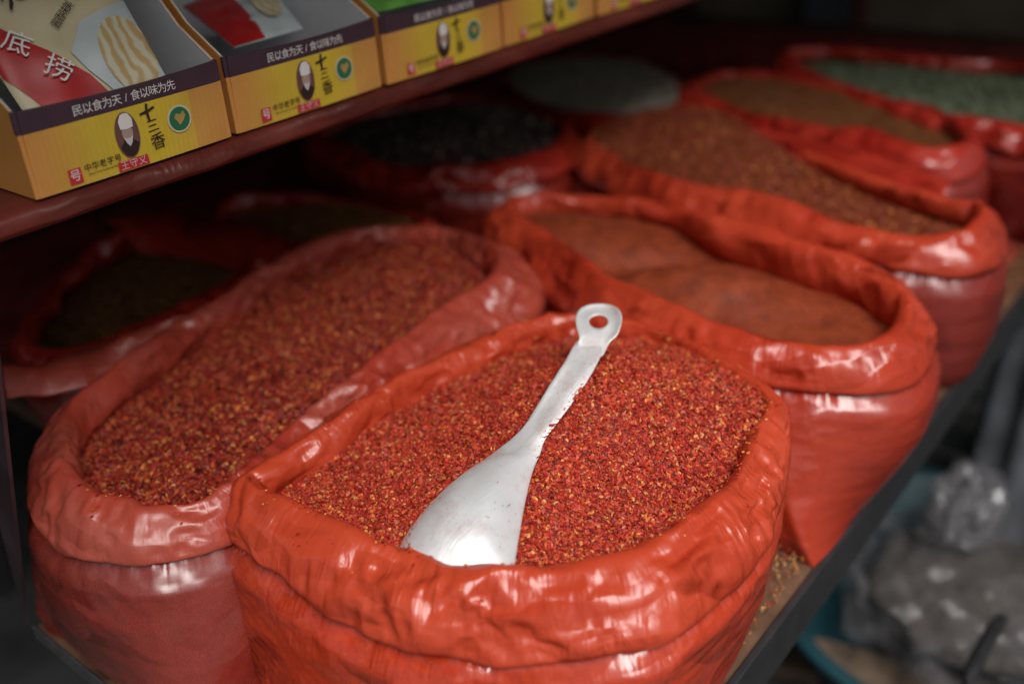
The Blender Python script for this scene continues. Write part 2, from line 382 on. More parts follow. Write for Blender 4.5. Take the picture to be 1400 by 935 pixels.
    loose = np.clip(.5+1.3*fbm(P*7+9, 2, seed+70), 0, 1)
    eu = (.010+.045*loose*wr+lip*.03).reshape(n, nsec); ev = (.02+.14*np.clip(.5+1.3*fbm(P*6+2, 2, seed+71), 0, 1)*wr).reshape(n, nsec)
    P = crumple(P0g, D0g, eu, ev, True, iters=its).reshape(-1, 3)
    mesh_obj('rolled_cuff', P, grid_faces(n, nsec, True, True), cuffm, root, attrs={'uu': U.ravel(), 'vv': v})
    # ---- body
    nb = bodyn; vv = np.linspace(0, 1, nb)
    UB, VB = np.meshgrid(u, vv, indexing='ij'); IB = np.repeat(np.arange(n), nb); vb = VB.ravel()
    zt = c[:, 2]-.62*r; H = zt-ztab
    top = c+nor*(r*.55*skirt)[:, None]; top[:, 2] = zt
    if bottom is not None:
        bl = np.array([un(x, y, ztab) for x, y in bottom])
        ar = np.sum(bl[:, 0]*np.roll(bl[:, 1], -1)-np.roll(bl[:, 0], -1)*bl[:, 1])
        if ar < 0: bl = bl[::-1]
        bl, _ = cat_loop(np.hstack([bl, bl[:, :1]*0]), 720)
        ba = np.arctan2(bl[:, 1]-base[1], bl[:, 0]-base[0]); ta = np.arctan2(top[:, 1]-base[1], top[:, 0]-base[0])
        rad = np.hypot(bl[:, 0]-base[0], bl[:, 1]-base[1]); o_ = np.argsort(ba)
        rb = np.interp(ta, ba[o_], rad[o_], period=2*np.pi); bot = np.stack([base[0]+np.cos(ta)*rb, base[1]+np.sin(ta)*rb], 1)
    else: bot = base[:2]+(top[:, :2]-base[:2])*kbot
    w = vb**1.6
    X = top[IB, :2]*(1-w)[:, None]+bot[IB]*w[:, None]
    drop0 = H[IB]*vb; sm_ = np.clip(drop0/.045, 0, 1); sm_ = sm_*sm_*(3-2*sm_)
    X = X+nor[IB, :2]*(r[IB]*.62*sm_*(1-w))[:, None]
    X = X+nor[IB, :2]*((bulge*np.sin(np.pi*np.clip(vb*1.15, 0, 1))-.012*np.clip(vb-.88, 0, 1)/.12))[:, None]
    Z = zt[IB]-H[IB]*vb
    drop = H[IB]*vb; ub = UB.ravel()
    PB = np.column_stack([X, Z])
    near = np.exp(-drop/.04)
    wob = fbm(PB*5, 2, seed+33); gat = np.clip(.35+1.5*fbm(PB*np.array([9, 9, 0])+4, 2, seed+34), 0, 1)
    zig = gat*(tri1(ub*26+1.2*wob, seed+30)+.6*tri1(ub*63-drop*30*wob, seed+31))
    db = .0065*near*zig
    q = np.stack([ub*7+drop*10*np.sin(ub*9+seed), drop*26+ub*3, np.full(len(ub), seed*1.7)], 1)
    q = q+.6*np.stack([vnoise(PB*9, seed+4), vnoise(PB*9+5, seed+5), 0*drop], 1)
    h1, h2 = voro(q, seed+12)
    mid = np.clip(drop/.05, 0, 1)
    db += .0042*(h1**2-.3)*(.3+.7*mid)
    db += .009*fbm(PB*7, 2, seed+14)*mid+(.0035*facets(PB*np.array([1, 1, 1.6]), seed+50, 12., 3)+.0016*facets(PB*np.array([1, 1, 1.8]), seed+51, 34., 4))*(.35+.65*mid)
    # sagging swags low on the body
    db += .0018*np.abs(vnoise(np.stack([ub*3, drop*55+4*vnoise(PB*5, seed+2), 0*ub], 1), seed+17))*mid
    pin_ = np.clip(1-drop/.006, 0, 1).reshape(n, nb)
    D0b = PB+np.column_stack([nor[IB, :2]*(.7*db*amp*(.25+.75*np.exp(-drop/.03)))[:, None], 0*db])
    lo = np.clip(.45+1.4*fbm(PB*6+4, 2, seed+72), 0, 1)
    eu = (.003+.11*np.exp(-drop/.020)*wr*np.clip(.2+1.6*fbm(PB*np.array([8, 8, 0]), 2, seed+80)+.4, .1, 1)+.010*lo*wr).reshape(n, nb); ev = (.003+.014*wr*np.clip(.4+1.4*fbm(PB*5+7, 2, seed+73), 0, 1)).reshape(n, nb)
    PB = crumple(PB.reshape(n, nb, 3), D0b.reshape(n, nb, 3), eu, ev, False, pin=pin_, iters=its).reshape(-1, 3)
    b = mesh_obj('body', PB, grid_faces(n, nb, True, False), bodym, root, attrs={'uu': ub, 'vv': drop})
    B.body = b; B.cuff = P.reshape(n, nsec, 3); B.cro = (co.reshape(n, nsec), si.reshape(n, nsec))
    return B

def in_poly(x, y, poly):
    ins = np.zeros(len(x), bool); px, py = poly[:, 0], poly[:, 1]; j = len(poly)-1
    for i in range(len(poly)):
        cnd = ((py[i] > y) != (py[j] > y)) & (x < (px[j]-px[i])*(y-py[i])/(py[j]-py[i]+1e-12)+px[i])
        ins ^= cnd; j = i
    return ins

class Heap:
    """a heap of spice inside a bag mouth: height over the plan from the rim and some bumps"""
    def __init__(s, B, edge=-.012, bumps=(), rough=.003, seed=0, dip=None, inset=0.):
        s.B = B; s.poly = (B.c-B.nor*inset)[::4, :]; s.bumps = bumps; s.rough = rough; s.seed = seed; s.edge = edge
        s.dip = dip
    def z(s, X, Y):
        pts = s.poly[::2]; out = np.empty(len(X)); 
        for a in range(0, len(X), 20000):
            dx = X[a:a+20000, None]-pts[None, :, 0]; dy = Y[a:a+20000, None]-pts[None, :, 1]
            w = 1/(dx*dx+dy*dy+1e-5)**1.5; out[a:a+20000] = (w*pts[None, :, 2]).sum(1)/w.sum(1)
        out += s.edge
        for bx, by, sx, sy, rot, h in s.bumps:
            cx, cy = bx, by; ca, sa = math.cos(rot), math.sin(rot)
            lx = (X-cx)*ca+(Y-cy)*sa; ly = -(X-cx)*sa+(Y-cy)*ca
            q = (lx/sx)**2+(ly/sy)**2
            out += h*np.exp(-q)
        p = np.stack([X*18, Y*18, np.full(len(X), s.seed*1.1)], 1)
        out += s.rough*fbm(p, 3, s.seed)
        return out

PAL_FLAKE = [((.32, .018, .010), 25), ((.42, .028, .013), 28), ((.48, .046, .017), 23), ((.54, .085, .020), 13), ((.62, .14, .03), 5),
             ((.19, .011, .007), 15), ((.35, .022, .022), 5), ((.68, .27, .07), 1.5), ((.48, .12, .08), 3)]
def heap_object(name, heap, count, pal, size, label, cat, matbase, matg, res=150, kind='flake', lay=0.8, lift=.002, seeds=0.0, seedcol=(.75, .28, .05), clip=None, baseonly=False):
    B = heap.B; P = heap.poly; x0, y0 = P[:, 0].min(), P[:, 1].min(); x1, y1 = P[:, 0].max(), P[:, 1].max()
    r_ = np.random.default_rng(heap.seed+77)
    # base sheet on a fan from the middle
    c = np.array([P[:, 0].mean(), P[:, 1].mean()]); ns = res
    S, TT = np.meshgrid(np.linspace(0, 1, ns)[1:], np.arange(len(P)), indexing='ij')
    X = c[0]+(P[TT.ravel(), 0]-c[0])*S.ravel(); Y = c[1]+(P[TT.ravel(), 1]-c[1])*S.ravel()
    X = np.append(X, c[0]); Y = np.append(Y, c[1]); Z = heap.z(X, Y)
    V = np.stack([X, Y, Z], 1); k = len(P)
    F = grid_faces(ns-1, k, False, True); F = F[:, ::-1]
    V0, F0 = V, F
    cen = np.array([[len(V)-1, i, (i+1) % k, (i+1) % k] for i in range(k)])
    n0 = len(V)
    pc = np.array([q[0] for q in pal]); pw = np.array([q[1] for q in pal], float); pw /= pw.sum()
    mean = (pc*pw[:, None]).sum(0)
    nz = fbm(V0*60, 2, heap.seed)
    colb = np.clip(mean[None]*(.55+.25*nz[:, None]), 0, 1)
    allV = [V0]; allC = [colb]; faces = [tuple(f) for f in F0]+[(n0-1, i, (i+1) % k) for i in range(k)]
    me_parts = [(F0, 4)]
    if count:
        xs, ys = [], []
        while len(xs) < count:
            a = r_.uniform(x0, x1, count); b = r_.uniform(y0, y1, count); ins = in_poly(a, b, P)
            xs.extend(a[ins]); ys.extend(b[ins])
        X = np.array(xs[:count]); Y = np.array(ys[:count])
        if clip is not None:
            kk = clip(X, Y); X = X[kk]; Y = Y[kk]
        m = len(X); e = .002
        Z = heap.z(X, Y); gx = (heap.z(X+e, Y)-Z)/e; gy = (heap.z(X, Y+e)-Z)/e
        nrm = np.stack([-gx, -gy, np.ones(m)], 1); nrm += r_.normal(0, lay, (m, 3)); nrm /= np.linalg.norm(nrm, axis=1)[:, None]
        t1 = np.cross(nrm, r_.normal(0, 1, (m, 3))); t1 /= np.linalg.norm(t1, axis=1)[:, None]; t2 = np.cross(nrm, t1)
        sz = size*np.minimum(np.exp(r_.normal(-.05, .40, m)), 1.75); isseed = r_.random(m) < seeds
        sz = np.where(isseed, size*r_.uniform(.85, 1.2, m), sz)
        ctr = np.stack([X, Y, Z+r_.uniform(-.0006, lift, m)], 1)
        K = 6
        angs = (np.arange(K)/K*2*np.pi)[None]+r_.uniform(-.28, .28, (m, K))*(~isseed)[:, None]+r_.uniform(0, 6, (m, 1))
        rad = np.where(isseed[:, None], 1.0, r_.uniform(.55, 1.15, (m, K)))
        asp = np.where(isseed, .92, r_.uniform(.35, .95, m))
        if kind == 'grain': rad = r_.uniform(.85, 1.05, (m, K)); asp = r_.uniform(.75, 1, m)
        ex = np.cos(angs)*rad*sz[:, None]*.5; ey = np.sin(angs)*rad*sz[:, None]*.5*asp[:, None]
        curl = np.where(isseed[:, None], .12, r_.uniform(-.5, .9, (m, 1)))*(ex**2)/(sz[:, None]*.5)
        ring_ = ctr[:, None]+t1[:, None]*ex[..., None]+t2[:, None]*ey[..., None]+nrm[:, None]*curl[..., None]
        hgt = np.where(isseed, .22, r_.uniform(.1, .35, m))*sz*(1.6 if kind == 'grain' else 1)
        mid = ctr+nrm*hgt[:, None]
        VV = np.concatenate([ring_, mid[:, None]], 1).reshape(-1, 3)
        ci = r_.choice(len(pc), m, p=pw); cc = pc[ci]*r_.uniform(.75, 1.25, (m, 1))
        cc = np.where(isseed[:, None], np.array(seedcol)[None]*r_.uniform(.7, 1.1, (m, 1)), cc)
        CC = np.repeat(cc[:, None], K+1, 1)
        CC[:, K] *= np.where(isseed, .8, 1.0)[:, None]
        base_i = n0+np.arange(m)*(K+1)
        tri = np.stack([np.stack([base_i+j, base_i+(j+1) % K, base_i+K], 1) for j in range(K)], 1).reshape(-1, 3)
        allV.append(VV); allC.append(CC.reshape(-1, 3))
    V = np.concatenate(allV); C = np.concatenate(allC)
    me = bpy.data.meshes.new(name)
    me.vertices.add(len(V)); 
    org = np.array([c[0], c[1], B.zc])
    me.vertices.foreach_set('co', (V-org).astype(np.float32).ravel())
    quads = F0; tris = np.array([(n0-1, i, (i+1) % k) for i in range(k)])
    if count: tris = np.vstack([tris, tri])
    idx = np.concatenate([quads.ravel(), tris.ravel()]); nq, ntr = len(quads), len(tris)
    me.loops.add(len(idx)); me.loops.foreach_set('vertex_index', idx.astype(np.int32))
    me.polygons.add(nq+ntr)
    ls = np.concatenate([np.arange(nq)*4, nq*4+np.arange(ntr)*3]); lt = np.concatenate([np.full(nq, 4), np.full(ntr, 3)])
    me.polygons.foreach_set('loop_start', ls.astype(np.int32)); me.polygons.foreach_set('loop_total', lt.astype(np.int32))
    me.update(calc_edges=True)
    at = me.attributes.new('gcol', 'FLOAT_COLOR', 'POINT'); c4 = np.ones((len(V), 4), np.float32); c4[:, :3] = np.clip(C, 0, 1); at.data.foreach_set('color', c4.ravel())
    sm = np.zeros(nq+ntr, bool); sm[:nq] = True
    if kind == 'grain': sm[:] = True
    me.polygons.foreach_set('use_smooth', sm)
    me.materials.append(matg)
    o = bpy.data.objects.new(name, me); o.location = org; COL.objects.link(o)
    tag(o, label, cat, None, 'stuff'); return o

# ---- front bag
front = make_bag([(338, 672, 32), (400, 632, 33), (480, 575, 34), (560, 530, 33), (640, 492, 33), (720, 462, 33), (790, 448, 27), (870, 458, 27), (950, 485, 27),
                  (1010, 518, 24), (1060, 556, 17, .010), (1046, 620, 27), (1018, 690, 36), (960, 750, 44), (880, 800, 50), (790, 823, 52), (690, 828, 54), (590, 815, 52),
                  (490, 780, 47), (405, 736, 40), (350, 705, 35)], 1.02, 3, n=960, nsec=88, cuffm=CUFF_A, bodym=BODY_A,
                 label='front red bag with thick orange rolled cuff, full of chili flakes with a scoop', bulge=.004, bodyn=110,
                 bottom=[(352, 960), (420, 1060), (540, 1140), (700, 1160), (860, 1100), (960, 985), (1020, 860), (1035, 760), (960, 660), (800, 600), (600, 640), (420, 760), (340, 870)])
hb = un(850, 572, 1.02); hc = un(700, 620, 1.02); hd = un(813, 570, 1.06)
front_heap = Heap(front, edge=-.010, bumps=[(hb[0], hb[1], .15, .12, 0, .060), (hc[0], hc[1], .2, .12, .3, .022), (hd[0], hd[1], .032, .028, .6, .014)], rough=.006, seed=5)
heap_object('chili_flakes', front_heap, 110000, PAL_FLAKE, .0045, 'bright red coarse chili flakes with yellow seeds heaped under the metal scoop', 'chili flakes', None, GRAIN, seeds=.04, seedcol=(.74, .28, .07))

# ---- left bag
left = make_bag([(74, 650, 36), (88, 585, 34), (150, 532, 34), (235, 470, 29), (330, 405, 25), (410, 355, 23), (480, 330, 19), (560, 323, 17), (630, 332, 20), (690, 362, 33),
                 (700, 398, 33), (630, 442, 31), (550, 500, 30), (470, 560, 28), (400, 618, 26), (340, 668, 25), (290, 705, 26), (230, 720, 30), (170, 722, 34), (105, 700, 37)],
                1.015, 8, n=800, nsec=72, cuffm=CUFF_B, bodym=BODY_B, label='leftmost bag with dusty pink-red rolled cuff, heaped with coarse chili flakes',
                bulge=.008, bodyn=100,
                bottom=[(46, 846), (85, 886), (150, 944), (260, 1010), (380, 950), (480, 820), (640, 640), (740, 520), (720, 460), (600, 450), (420, 520), (240, 620), (110, 730)])
a = un(540, 380, 1.02); b = un(380, 540, 1.02)
left_heap = Heap(left, edge=-.022, bumps=[(a[0], a[1], .2, .12, 0, .03), (b[0], b[1], .16, .1, .2, .018)], rough=.004, seed=9)
PAL_LEFT = [((.22, .013, .008), 26), ((.30, .020, .010), 26), ((.37, .036, .013), 20), ((.46, .080, .02), 12), ((.58, .17, .035), 4), ((.10, .006, .005), 17)]
heap_object('chili_flakes', left_heap, 62000, PAL_LEFT, .0058, 'darker coarse chili flakes with orange seeds filling the leftmost bag', 'chili flakes', None, GRAIN, seeds=.045, seedcol=(.62, .22, .05))

# ---- paprika bag
pap = make_bag([(684, 297, 22), (735, 345, 27), (830, 412, 31), (935, 458, 33), (1045, 491, 29), (1150, 502, 25), (1225, 488, 30), (1250, 440, 27), (1190, 392, 37), (1095, 358, 42),
                (1000, 325, 36), (930, 296, 17), (860, 282, 15), (780, 278, 14), (720, 280, 17)], 1.02, 14, n=560, nsec=48, cuffm=CUFF_C, bodym=BODY_C,
               label='red bag behind the front bag with smooth orange body, holding fine chili powder', kbot=.7, bulge=.016, bodyn=80,
               bottom=[(1128, 772), (1085, 768), (1020, 720), (900, 560), (860, 480), (960, 440), (1120, 440), (1225, 500), (1262, 575), (1215, 655)])
p1 = un(770, 320, 1.02); p2 = un(960, 390, 1.02)
p3 = un(880, 350, 1.02)
pap_heap = Heap(pap, edge=-.022, bumps=[(p1[0], p1[1], .10, .12, 0, .045), (p2[0], p2[1], .07, .13, .3, .044), (p3[0], p3[1], .03, .10, .9, -.022)], rough=.005, seed=15)
PAL_POW = [((.38, .062, .018), 1), ((.42, .072, .021), 1), ((.33, .050, .015), 1)]
heap_object('chili_powder', pap_heap, 16000, PAL_POW, .0018, 'smooth brick red chili powder in the bag behind the scoop', 'chili powder', None, GRAIN, lift=.0006, lay=.5)

# ---- bags further back
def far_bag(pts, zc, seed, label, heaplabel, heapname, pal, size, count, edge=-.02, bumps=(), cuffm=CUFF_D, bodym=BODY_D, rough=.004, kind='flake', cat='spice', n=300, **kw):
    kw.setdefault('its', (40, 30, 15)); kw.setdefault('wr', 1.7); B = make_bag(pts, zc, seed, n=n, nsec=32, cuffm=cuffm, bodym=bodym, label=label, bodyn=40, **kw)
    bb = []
    for (x, y, sx, sy, h) in bumps:
        w = un(x, y, zc); bb.append((w[0], w[1], sx, sy, 0, h))
    H = Heap(B, edge=edge, bumps=bb, rough=rough, seed=seed+1)
    heap_object(heapname, H, count, pal, size, heaplabel, cat, None, GRAIN, res=60, kind=kind)
    return B
PAL_BROWN = [((.24, .036, .012), 5), ((.30, .055, .015), 4), ((.16, .02, .008), 4), ((.52, .18, .03), 1.3)]
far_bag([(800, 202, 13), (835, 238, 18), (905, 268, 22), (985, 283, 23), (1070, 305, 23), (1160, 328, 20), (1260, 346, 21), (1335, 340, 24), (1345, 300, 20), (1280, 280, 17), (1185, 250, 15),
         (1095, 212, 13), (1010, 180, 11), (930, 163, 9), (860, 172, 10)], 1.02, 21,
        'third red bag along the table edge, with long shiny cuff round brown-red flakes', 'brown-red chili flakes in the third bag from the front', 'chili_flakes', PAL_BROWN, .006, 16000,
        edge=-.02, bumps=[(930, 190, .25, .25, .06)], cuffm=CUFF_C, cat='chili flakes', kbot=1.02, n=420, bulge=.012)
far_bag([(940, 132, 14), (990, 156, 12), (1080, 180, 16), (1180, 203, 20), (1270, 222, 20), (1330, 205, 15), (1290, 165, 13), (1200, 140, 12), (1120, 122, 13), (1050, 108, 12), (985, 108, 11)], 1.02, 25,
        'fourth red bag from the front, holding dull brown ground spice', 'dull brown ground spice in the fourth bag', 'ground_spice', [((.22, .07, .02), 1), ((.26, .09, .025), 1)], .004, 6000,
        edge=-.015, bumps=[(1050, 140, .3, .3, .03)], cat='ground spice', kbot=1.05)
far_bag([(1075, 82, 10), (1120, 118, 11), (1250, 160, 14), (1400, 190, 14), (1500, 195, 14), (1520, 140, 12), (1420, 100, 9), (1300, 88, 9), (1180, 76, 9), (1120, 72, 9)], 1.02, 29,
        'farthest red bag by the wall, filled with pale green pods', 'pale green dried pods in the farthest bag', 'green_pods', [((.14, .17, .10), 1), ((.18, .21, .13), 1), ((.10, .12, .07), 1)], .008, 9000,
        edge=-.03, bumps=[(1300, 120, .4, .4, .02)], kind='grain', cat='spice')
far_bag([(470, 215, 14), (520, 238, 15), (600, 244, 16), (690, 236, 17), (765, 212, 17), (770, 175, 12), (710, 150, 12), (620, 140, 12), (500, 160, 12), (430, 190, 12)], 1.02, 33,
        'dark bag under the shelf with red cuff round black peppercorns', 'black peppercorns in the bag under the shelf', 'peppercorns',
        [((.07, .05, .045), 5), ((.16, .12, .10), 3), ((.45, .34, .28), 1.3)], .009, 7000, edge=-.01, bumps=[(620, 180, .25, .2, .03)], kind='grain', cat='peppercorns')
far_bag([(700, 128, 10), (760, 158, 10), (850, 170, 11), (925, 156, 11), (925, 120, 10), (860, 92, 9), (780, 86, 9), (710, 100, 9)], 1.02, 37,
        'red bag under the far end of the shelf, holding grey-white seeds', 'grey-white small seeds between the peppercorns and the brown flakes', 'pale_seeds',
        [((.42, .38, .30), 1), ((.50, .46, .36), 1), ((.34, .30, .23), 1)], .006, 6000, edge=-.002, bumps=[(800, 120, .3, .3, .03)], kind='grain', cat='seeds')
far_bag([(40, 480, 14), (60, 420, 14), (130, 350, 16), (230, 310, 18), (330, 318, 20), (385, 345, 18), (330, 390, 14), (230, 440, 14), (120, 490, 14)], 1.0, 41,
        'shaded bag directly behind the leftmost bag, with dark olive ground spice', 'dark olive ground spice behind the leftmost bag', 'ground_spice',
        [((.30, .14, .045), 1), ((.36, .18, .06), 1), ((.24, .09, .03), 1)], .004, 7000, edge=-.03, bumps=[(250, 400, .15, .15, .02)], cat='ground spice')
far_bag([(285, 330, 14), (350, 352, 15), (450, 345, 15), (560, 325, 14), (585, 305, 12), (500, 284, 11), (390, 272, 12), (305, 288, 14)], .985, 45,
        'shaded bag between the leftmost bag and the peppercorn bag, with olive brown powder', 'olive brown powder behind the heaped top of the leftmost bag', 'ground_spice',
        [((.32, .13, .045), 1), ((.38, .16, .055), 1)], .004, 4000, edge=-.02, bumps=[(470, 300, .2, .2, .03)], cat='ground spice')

def stray_flakes(Bs):
    r_ = np.random.default_rng(21); V = []; F = []; C_ = []
    for B, cnt, sz in Bs:
        n_, m_ = B.cuff.shape[:2]; co, si = B.cro
        while cnt:
            i, j = r_.integers(0, n_), r_.integers(0, m_)
            if si[i, j] < .35 or r_.random() > (.12 if co[i, j] > -.35 else 1.) or vnoise(np.array([[i*.05, 0, 3.]]), 5)[0] < -.1: continue
            cnt -= 1; p = B.cuff[i, j]; s_ = sz*math.exp(r_.normal(0, .35)); k = len(V)
            for q in range(5): an = q*1.257+r_.uniform(0, .7); V.append(p+np.array([math.cos(an)*s_, math.sin(an)*s_*.8, .0005+r_.uniform(0, .0012)]))
            F.append(tuple(range(k, k+5))); C_ += [PAL_FLAKE[r_.integers(0, 8)][0]]*5
    tag(mesh_obj('stray_flakes', V, F, GRAIN, None, smooth=False, attrs={'gcol': np.array(C_)}), 'stray chili flakes caught on the rolled cuffs of the two front bags', 'flakes', None, 'stuff')
stray_flakes([(front, 420, .0013), (left, 320, .0015)])
# loose flap of film behind the left cuff
def ribbon(name, A, Bp, z0, z1, mat, parent, seed, n=120, m=24):
    A = np.array(A, float); Bp = np.array(Bp, float)
    def rs(P):
        s = np.concatenate([[0], np.cumsum(np.linalg.norm(np.diff(P, axis=0), axis=1))]); q = np.linspace(0, s[-1], n)
        return np.stack([np.interp(q, s, P[:, c]) for c in range(2)], 1)
    A = rs(A); Bp = rs(Bp); V = []
    for i in range(n):
        a_ = un(A[i, 0], A[i, 1], z0); b_ = un(Bp[i, 0], Bp[i, 1], z1)
        for j in range(m):
            t = j/(m-1); V.append(a_*(1-t)+b_*t+np.array([0, 0, .012*math.sin(math.pi*t)]))
    V = np.array(V); f1, f2 = voro(V*np.array([16, 16, 10])+seed, seed); V[:, 2] += .008*(f1**2-.3)
    uu = np.repeat(np.arange(n)*.004, m); o = mesh_obj(name, V, grid_faces(n, m), mat, parent, attrs={'uu': uu, 'vv': np.tile(np.arange(m)*.003, n)})
    md = o.modifiers.new('solid', 'SOLIDIFY'); md.thickness = .0006
    return o
ribbon('loose_flap', [(4, 495), (60, 500), (130, 472), (200, 448), (270, 430)], [(10, 545), (60, 545), (120, 530), (200, 490), (280, 440)], 1.035, 1.01, CUFF_B, left.root, 4)

far5 = [o for o in bpy.data.objects if o.get('label', '').startswith('fourth red bag')][0]
ribbon('loose_flap', [(945, 148), (1080, 186), (1200, 214), (1300, 246)], [(930, 168), (1050, 212), (1170, 258), (1290, 288)], 1.045, 1.01, CUFF_D, far5, 9)
ribbon('loose_flap', [(140, 300), (230, 292), (330, 312), (400, 338)], [(190, 345), (260, 352), (330, 372), (380, 392)], 1.03, .99, CUFF_D, [o for o in bpy.data.objects if o.get('label', '').startswith('shaded bag directly')][0], 12)
# ------------------------------------------------------------------ scoop
def metal_mat():
    m, t, b = new_mat('worn_aluminium'); L = t.links; tc = N(t, 'ShaderNodeTexCoord')
    n1 = N(t, 'ShaderNodeTexNoise', i_Scale=18., i_Detail=6.); L.new(tc.outputs['Object'], n1.inputs['Vector'])
    mp = N(t, 'ShaderNodeMapping'); mp.inputs['Rotation'].default_value = (0, 0, .45); mp.inputs['Scale'].default_value = (25, 420, 60); L.new(tc.outputs['Object'], mp.inputs['Vector'])
    n2 = N(t, 'ShaderNodeTexNoise', i_Scale=1., i_Detail=3.); L.new(mp.outputs[0], n2.inputs['Vector'])
    base = ramp(t, n1.outputs[0], [(.3, (.82, .83, .84)), (.7, (.93, .93, .93))])
    v = N(t, 'ShaderNodeTexVoronoi', feature='F1', i_Scale=330.); L.new(tc.outputs['Object'], v.inputs['Vector'])
    pn = N(t, 'ShaderNodeTexNoise', i_Scale=30., i_Detail=3.); L.new(tc.outputs['Object'], pn.inputs['Vector'])
    lt = N(t, 'ShaderNodeMapRange', i_1=.45, i_2=.75, i_3=.02, i_4=.22); L.new(pn.outputs[0], lt.inputs[0])
    c = N(t, 'ShaderNodeMath', operation='LESS_THAN'); L.new(v.outputs['Distance'], c.inputs[0]); L.new(lt.outputs[0], c.inputs[1])
    dn = N(t, 'ShaderNodeTexNoise', i_Scale=26., i_Detail=7., i_Roughness=.75); L.new(tc.outputs['Object'], dn.inputs['Vector'])
    dr = N(t, 'ShaderNodeMapRange', i_1=.50, i_2=.78, i_3=0., i_4=.6); L.new(dn.outputs[0], dr.inputs[0])
    md = N(t, 'ShaderNodeMix', data_type='RGBA'); L.new(dr.outputs[0], md.inputs[0]); L.new(base, md.inputs[6]); md.inputs[7].default_value = (.60, .36, .30, 1)
    mx = N(t, 'ShaderNodeMix', data_type='RGBA'); L.new(c.outputs[0], mx.inputs[0]); L.new(md.outputs[2], mx.inputs[6]); mx.inputs[7].default_value = (.45, .08, .03, 1)
    L.new(mx.outputs[2], b.inputs['Base Color'])
    mm = N(t, 'ShaderNodeMath', operation='MULTIPLY_ADD'); L.new(c.outputs[0], mm.inputs[0]); mm.inputs[1].default_value = -.5; mm.inputs[2].default_value = .58; L.new(mm.outputs[0], b.inputs['Metallic'])
    rr = N(t, 'ShaderNodeMapRange', i_1=.3, i_2=.7, i_3=.46, i_4=.62); L.new(n1.outputs[0], rr.inputs[0]); L.new(rr.outputs[0], b.inputs['Roughness'])
    bp = N(t, 'ShaderNodeBump', i_Strength=.5, i_Distance=.0007); L.new(n2.outputs[0], bp.inputs['Height']); L.new(bp.outputs[0], b.inputs['Normal'])
    return m
ALU = metal_mat()
# stations: left edge px, right edge px, height of the sheet, camber
ST = [((535, 800), (700, 806), 1.024, .020), ((541, 765), (703, 775), 1.032, .026), ((556, 732), (710, 730), 1.040, .027), ((590, 690), (718, 685), 1.048, .023), ((628, 655), (728, 645), 1.054, .015),
      ((672, 624), (738, 622), 1.059, .007), ((712, 592), (745, 602), 1.065, .004), ((737, 556), (765, 575), 1.0745, .0035), ((755, 527), (787, 545), 1.083, .0035),
      ((772, 500), (807, 515), 1.0915, .003), ((785, 474), (822, 486), 1.100, .001), ((794, 464), (823, 474), 1.0995, .0)]
sc_root_p = un(700, 660, 1.05)
scoop = empty('scoop', sc_root_p, 'silver aluminium scoop with a holed handle lying in the front chili flakes', 'scoop')
def scoop_blade():
    ns, nc = 90, 31; S = np.array([[*a, *b, z, c] for a, b, z, c in ST]); k = len(S)
    q = np.linspace(0, k-1, ns); out = []
    def cr(t):
        i = min(int(t), k-2); f = t-i; p0 = S[max(i-1, 0)]; p1 = S[i]; p2 = S[i+1]; p3 = S[min(i+2, k-1)]
        return .5*((2*p1)+(-p0+p2)*f+(2*p0-5*p1+4*p2-p3)*f*f+(-p0+3*p1-3*p2+p3)*f**3)
    for t in q:
        s = cr(t); A = un(s[0], s[1], s[4]-.004*min(1, max(0, (7-t)/3))); Bq = un(s[2], s[3], s[4])
        for j in range(nc):
            w = j/(nc-1); cam_ = s[5]*(1-abs(2*w-1)**2.4)
            lipz = 0.0
            if t > 4.5:                                            # channelled handle: raised left flange
                lipz = min(1, (t-4.5)/3)*min(1, max(0, (10.2-t)/1.5))*.0035*math.exp(-((w-.0)/.16)**2)-.001*math.exp(-((w-.45)/.25)**2)
            p = A*(1-w)+Bq*w; p = p+np.array([0, 0, cam_+lipz]); out.append(p)
    o = mesh_obj('blade', out, grid_faces(ns, nc), ALU, scoop)
    m = o.modifiers.new('solid', 'SOLIDIFY'); m.thickness = .0016; m.offset = -1
    m = o.modifiers.new('sub', 'SUBSURF'); m.levels = 1; m.render_levels = 1
scoop_blade()
def scoop_end():
    # hanging eye: outline and hole joined by rings, the neck runs into the handle
    out = [(822, 486), (806, 483), (790, 474), (792, 462), (788, 448), (787, 434), (792, 423), (803, 417), (817, 415), (832, 416), (844, 421), (850, 431), (849, 445), (844, 458), (834, 468), (828, 478)]
    out2, _ = cat_loop(np.array([[x, y, 0.] for x, y in out]), 72)
    hc_ = np.array([818., 440.]); hole = []
    for x, y, _z in out2:
        a = math.atan2(y-hc_[1], x-hc_[0]); hole.append((hc_[0]+12.5*math.cos(a), hc_[1]+8.5*math.sin(a)))
    n = len(out2); V = []; prof = [0., .05, .14, .4, .7, .88, .97, 1.]; hs_ = [-.0004, .0009, .0009, .0, .0, .0008, .0012, .0002]
    for i in range(n):
        for f_, h_ in zip(prof, hs_):
            x = hole[i][0]*(1-f_)+out2[i][0]*f_; y = hole[i][1]*(1-f_)+out2[i][1]*f_
            zz = 1.1005+.017*max(0, (484-y)/70)+.004*max(0, (x-835)/15)
            k_ = min(1, max(0, (476-y)/14)); V.append(un(x, y, zz+h_*k_-.0016*(1-k_)))
    o = mesh_obj('hanging_eye', V, grid_faces(n, len(prof), True, False), ALU, scoop)
    m = o.modifiers.new('solid', 'SOLIDIFY'); m.thickness = .0018; m.offset = -1
scoop_end()
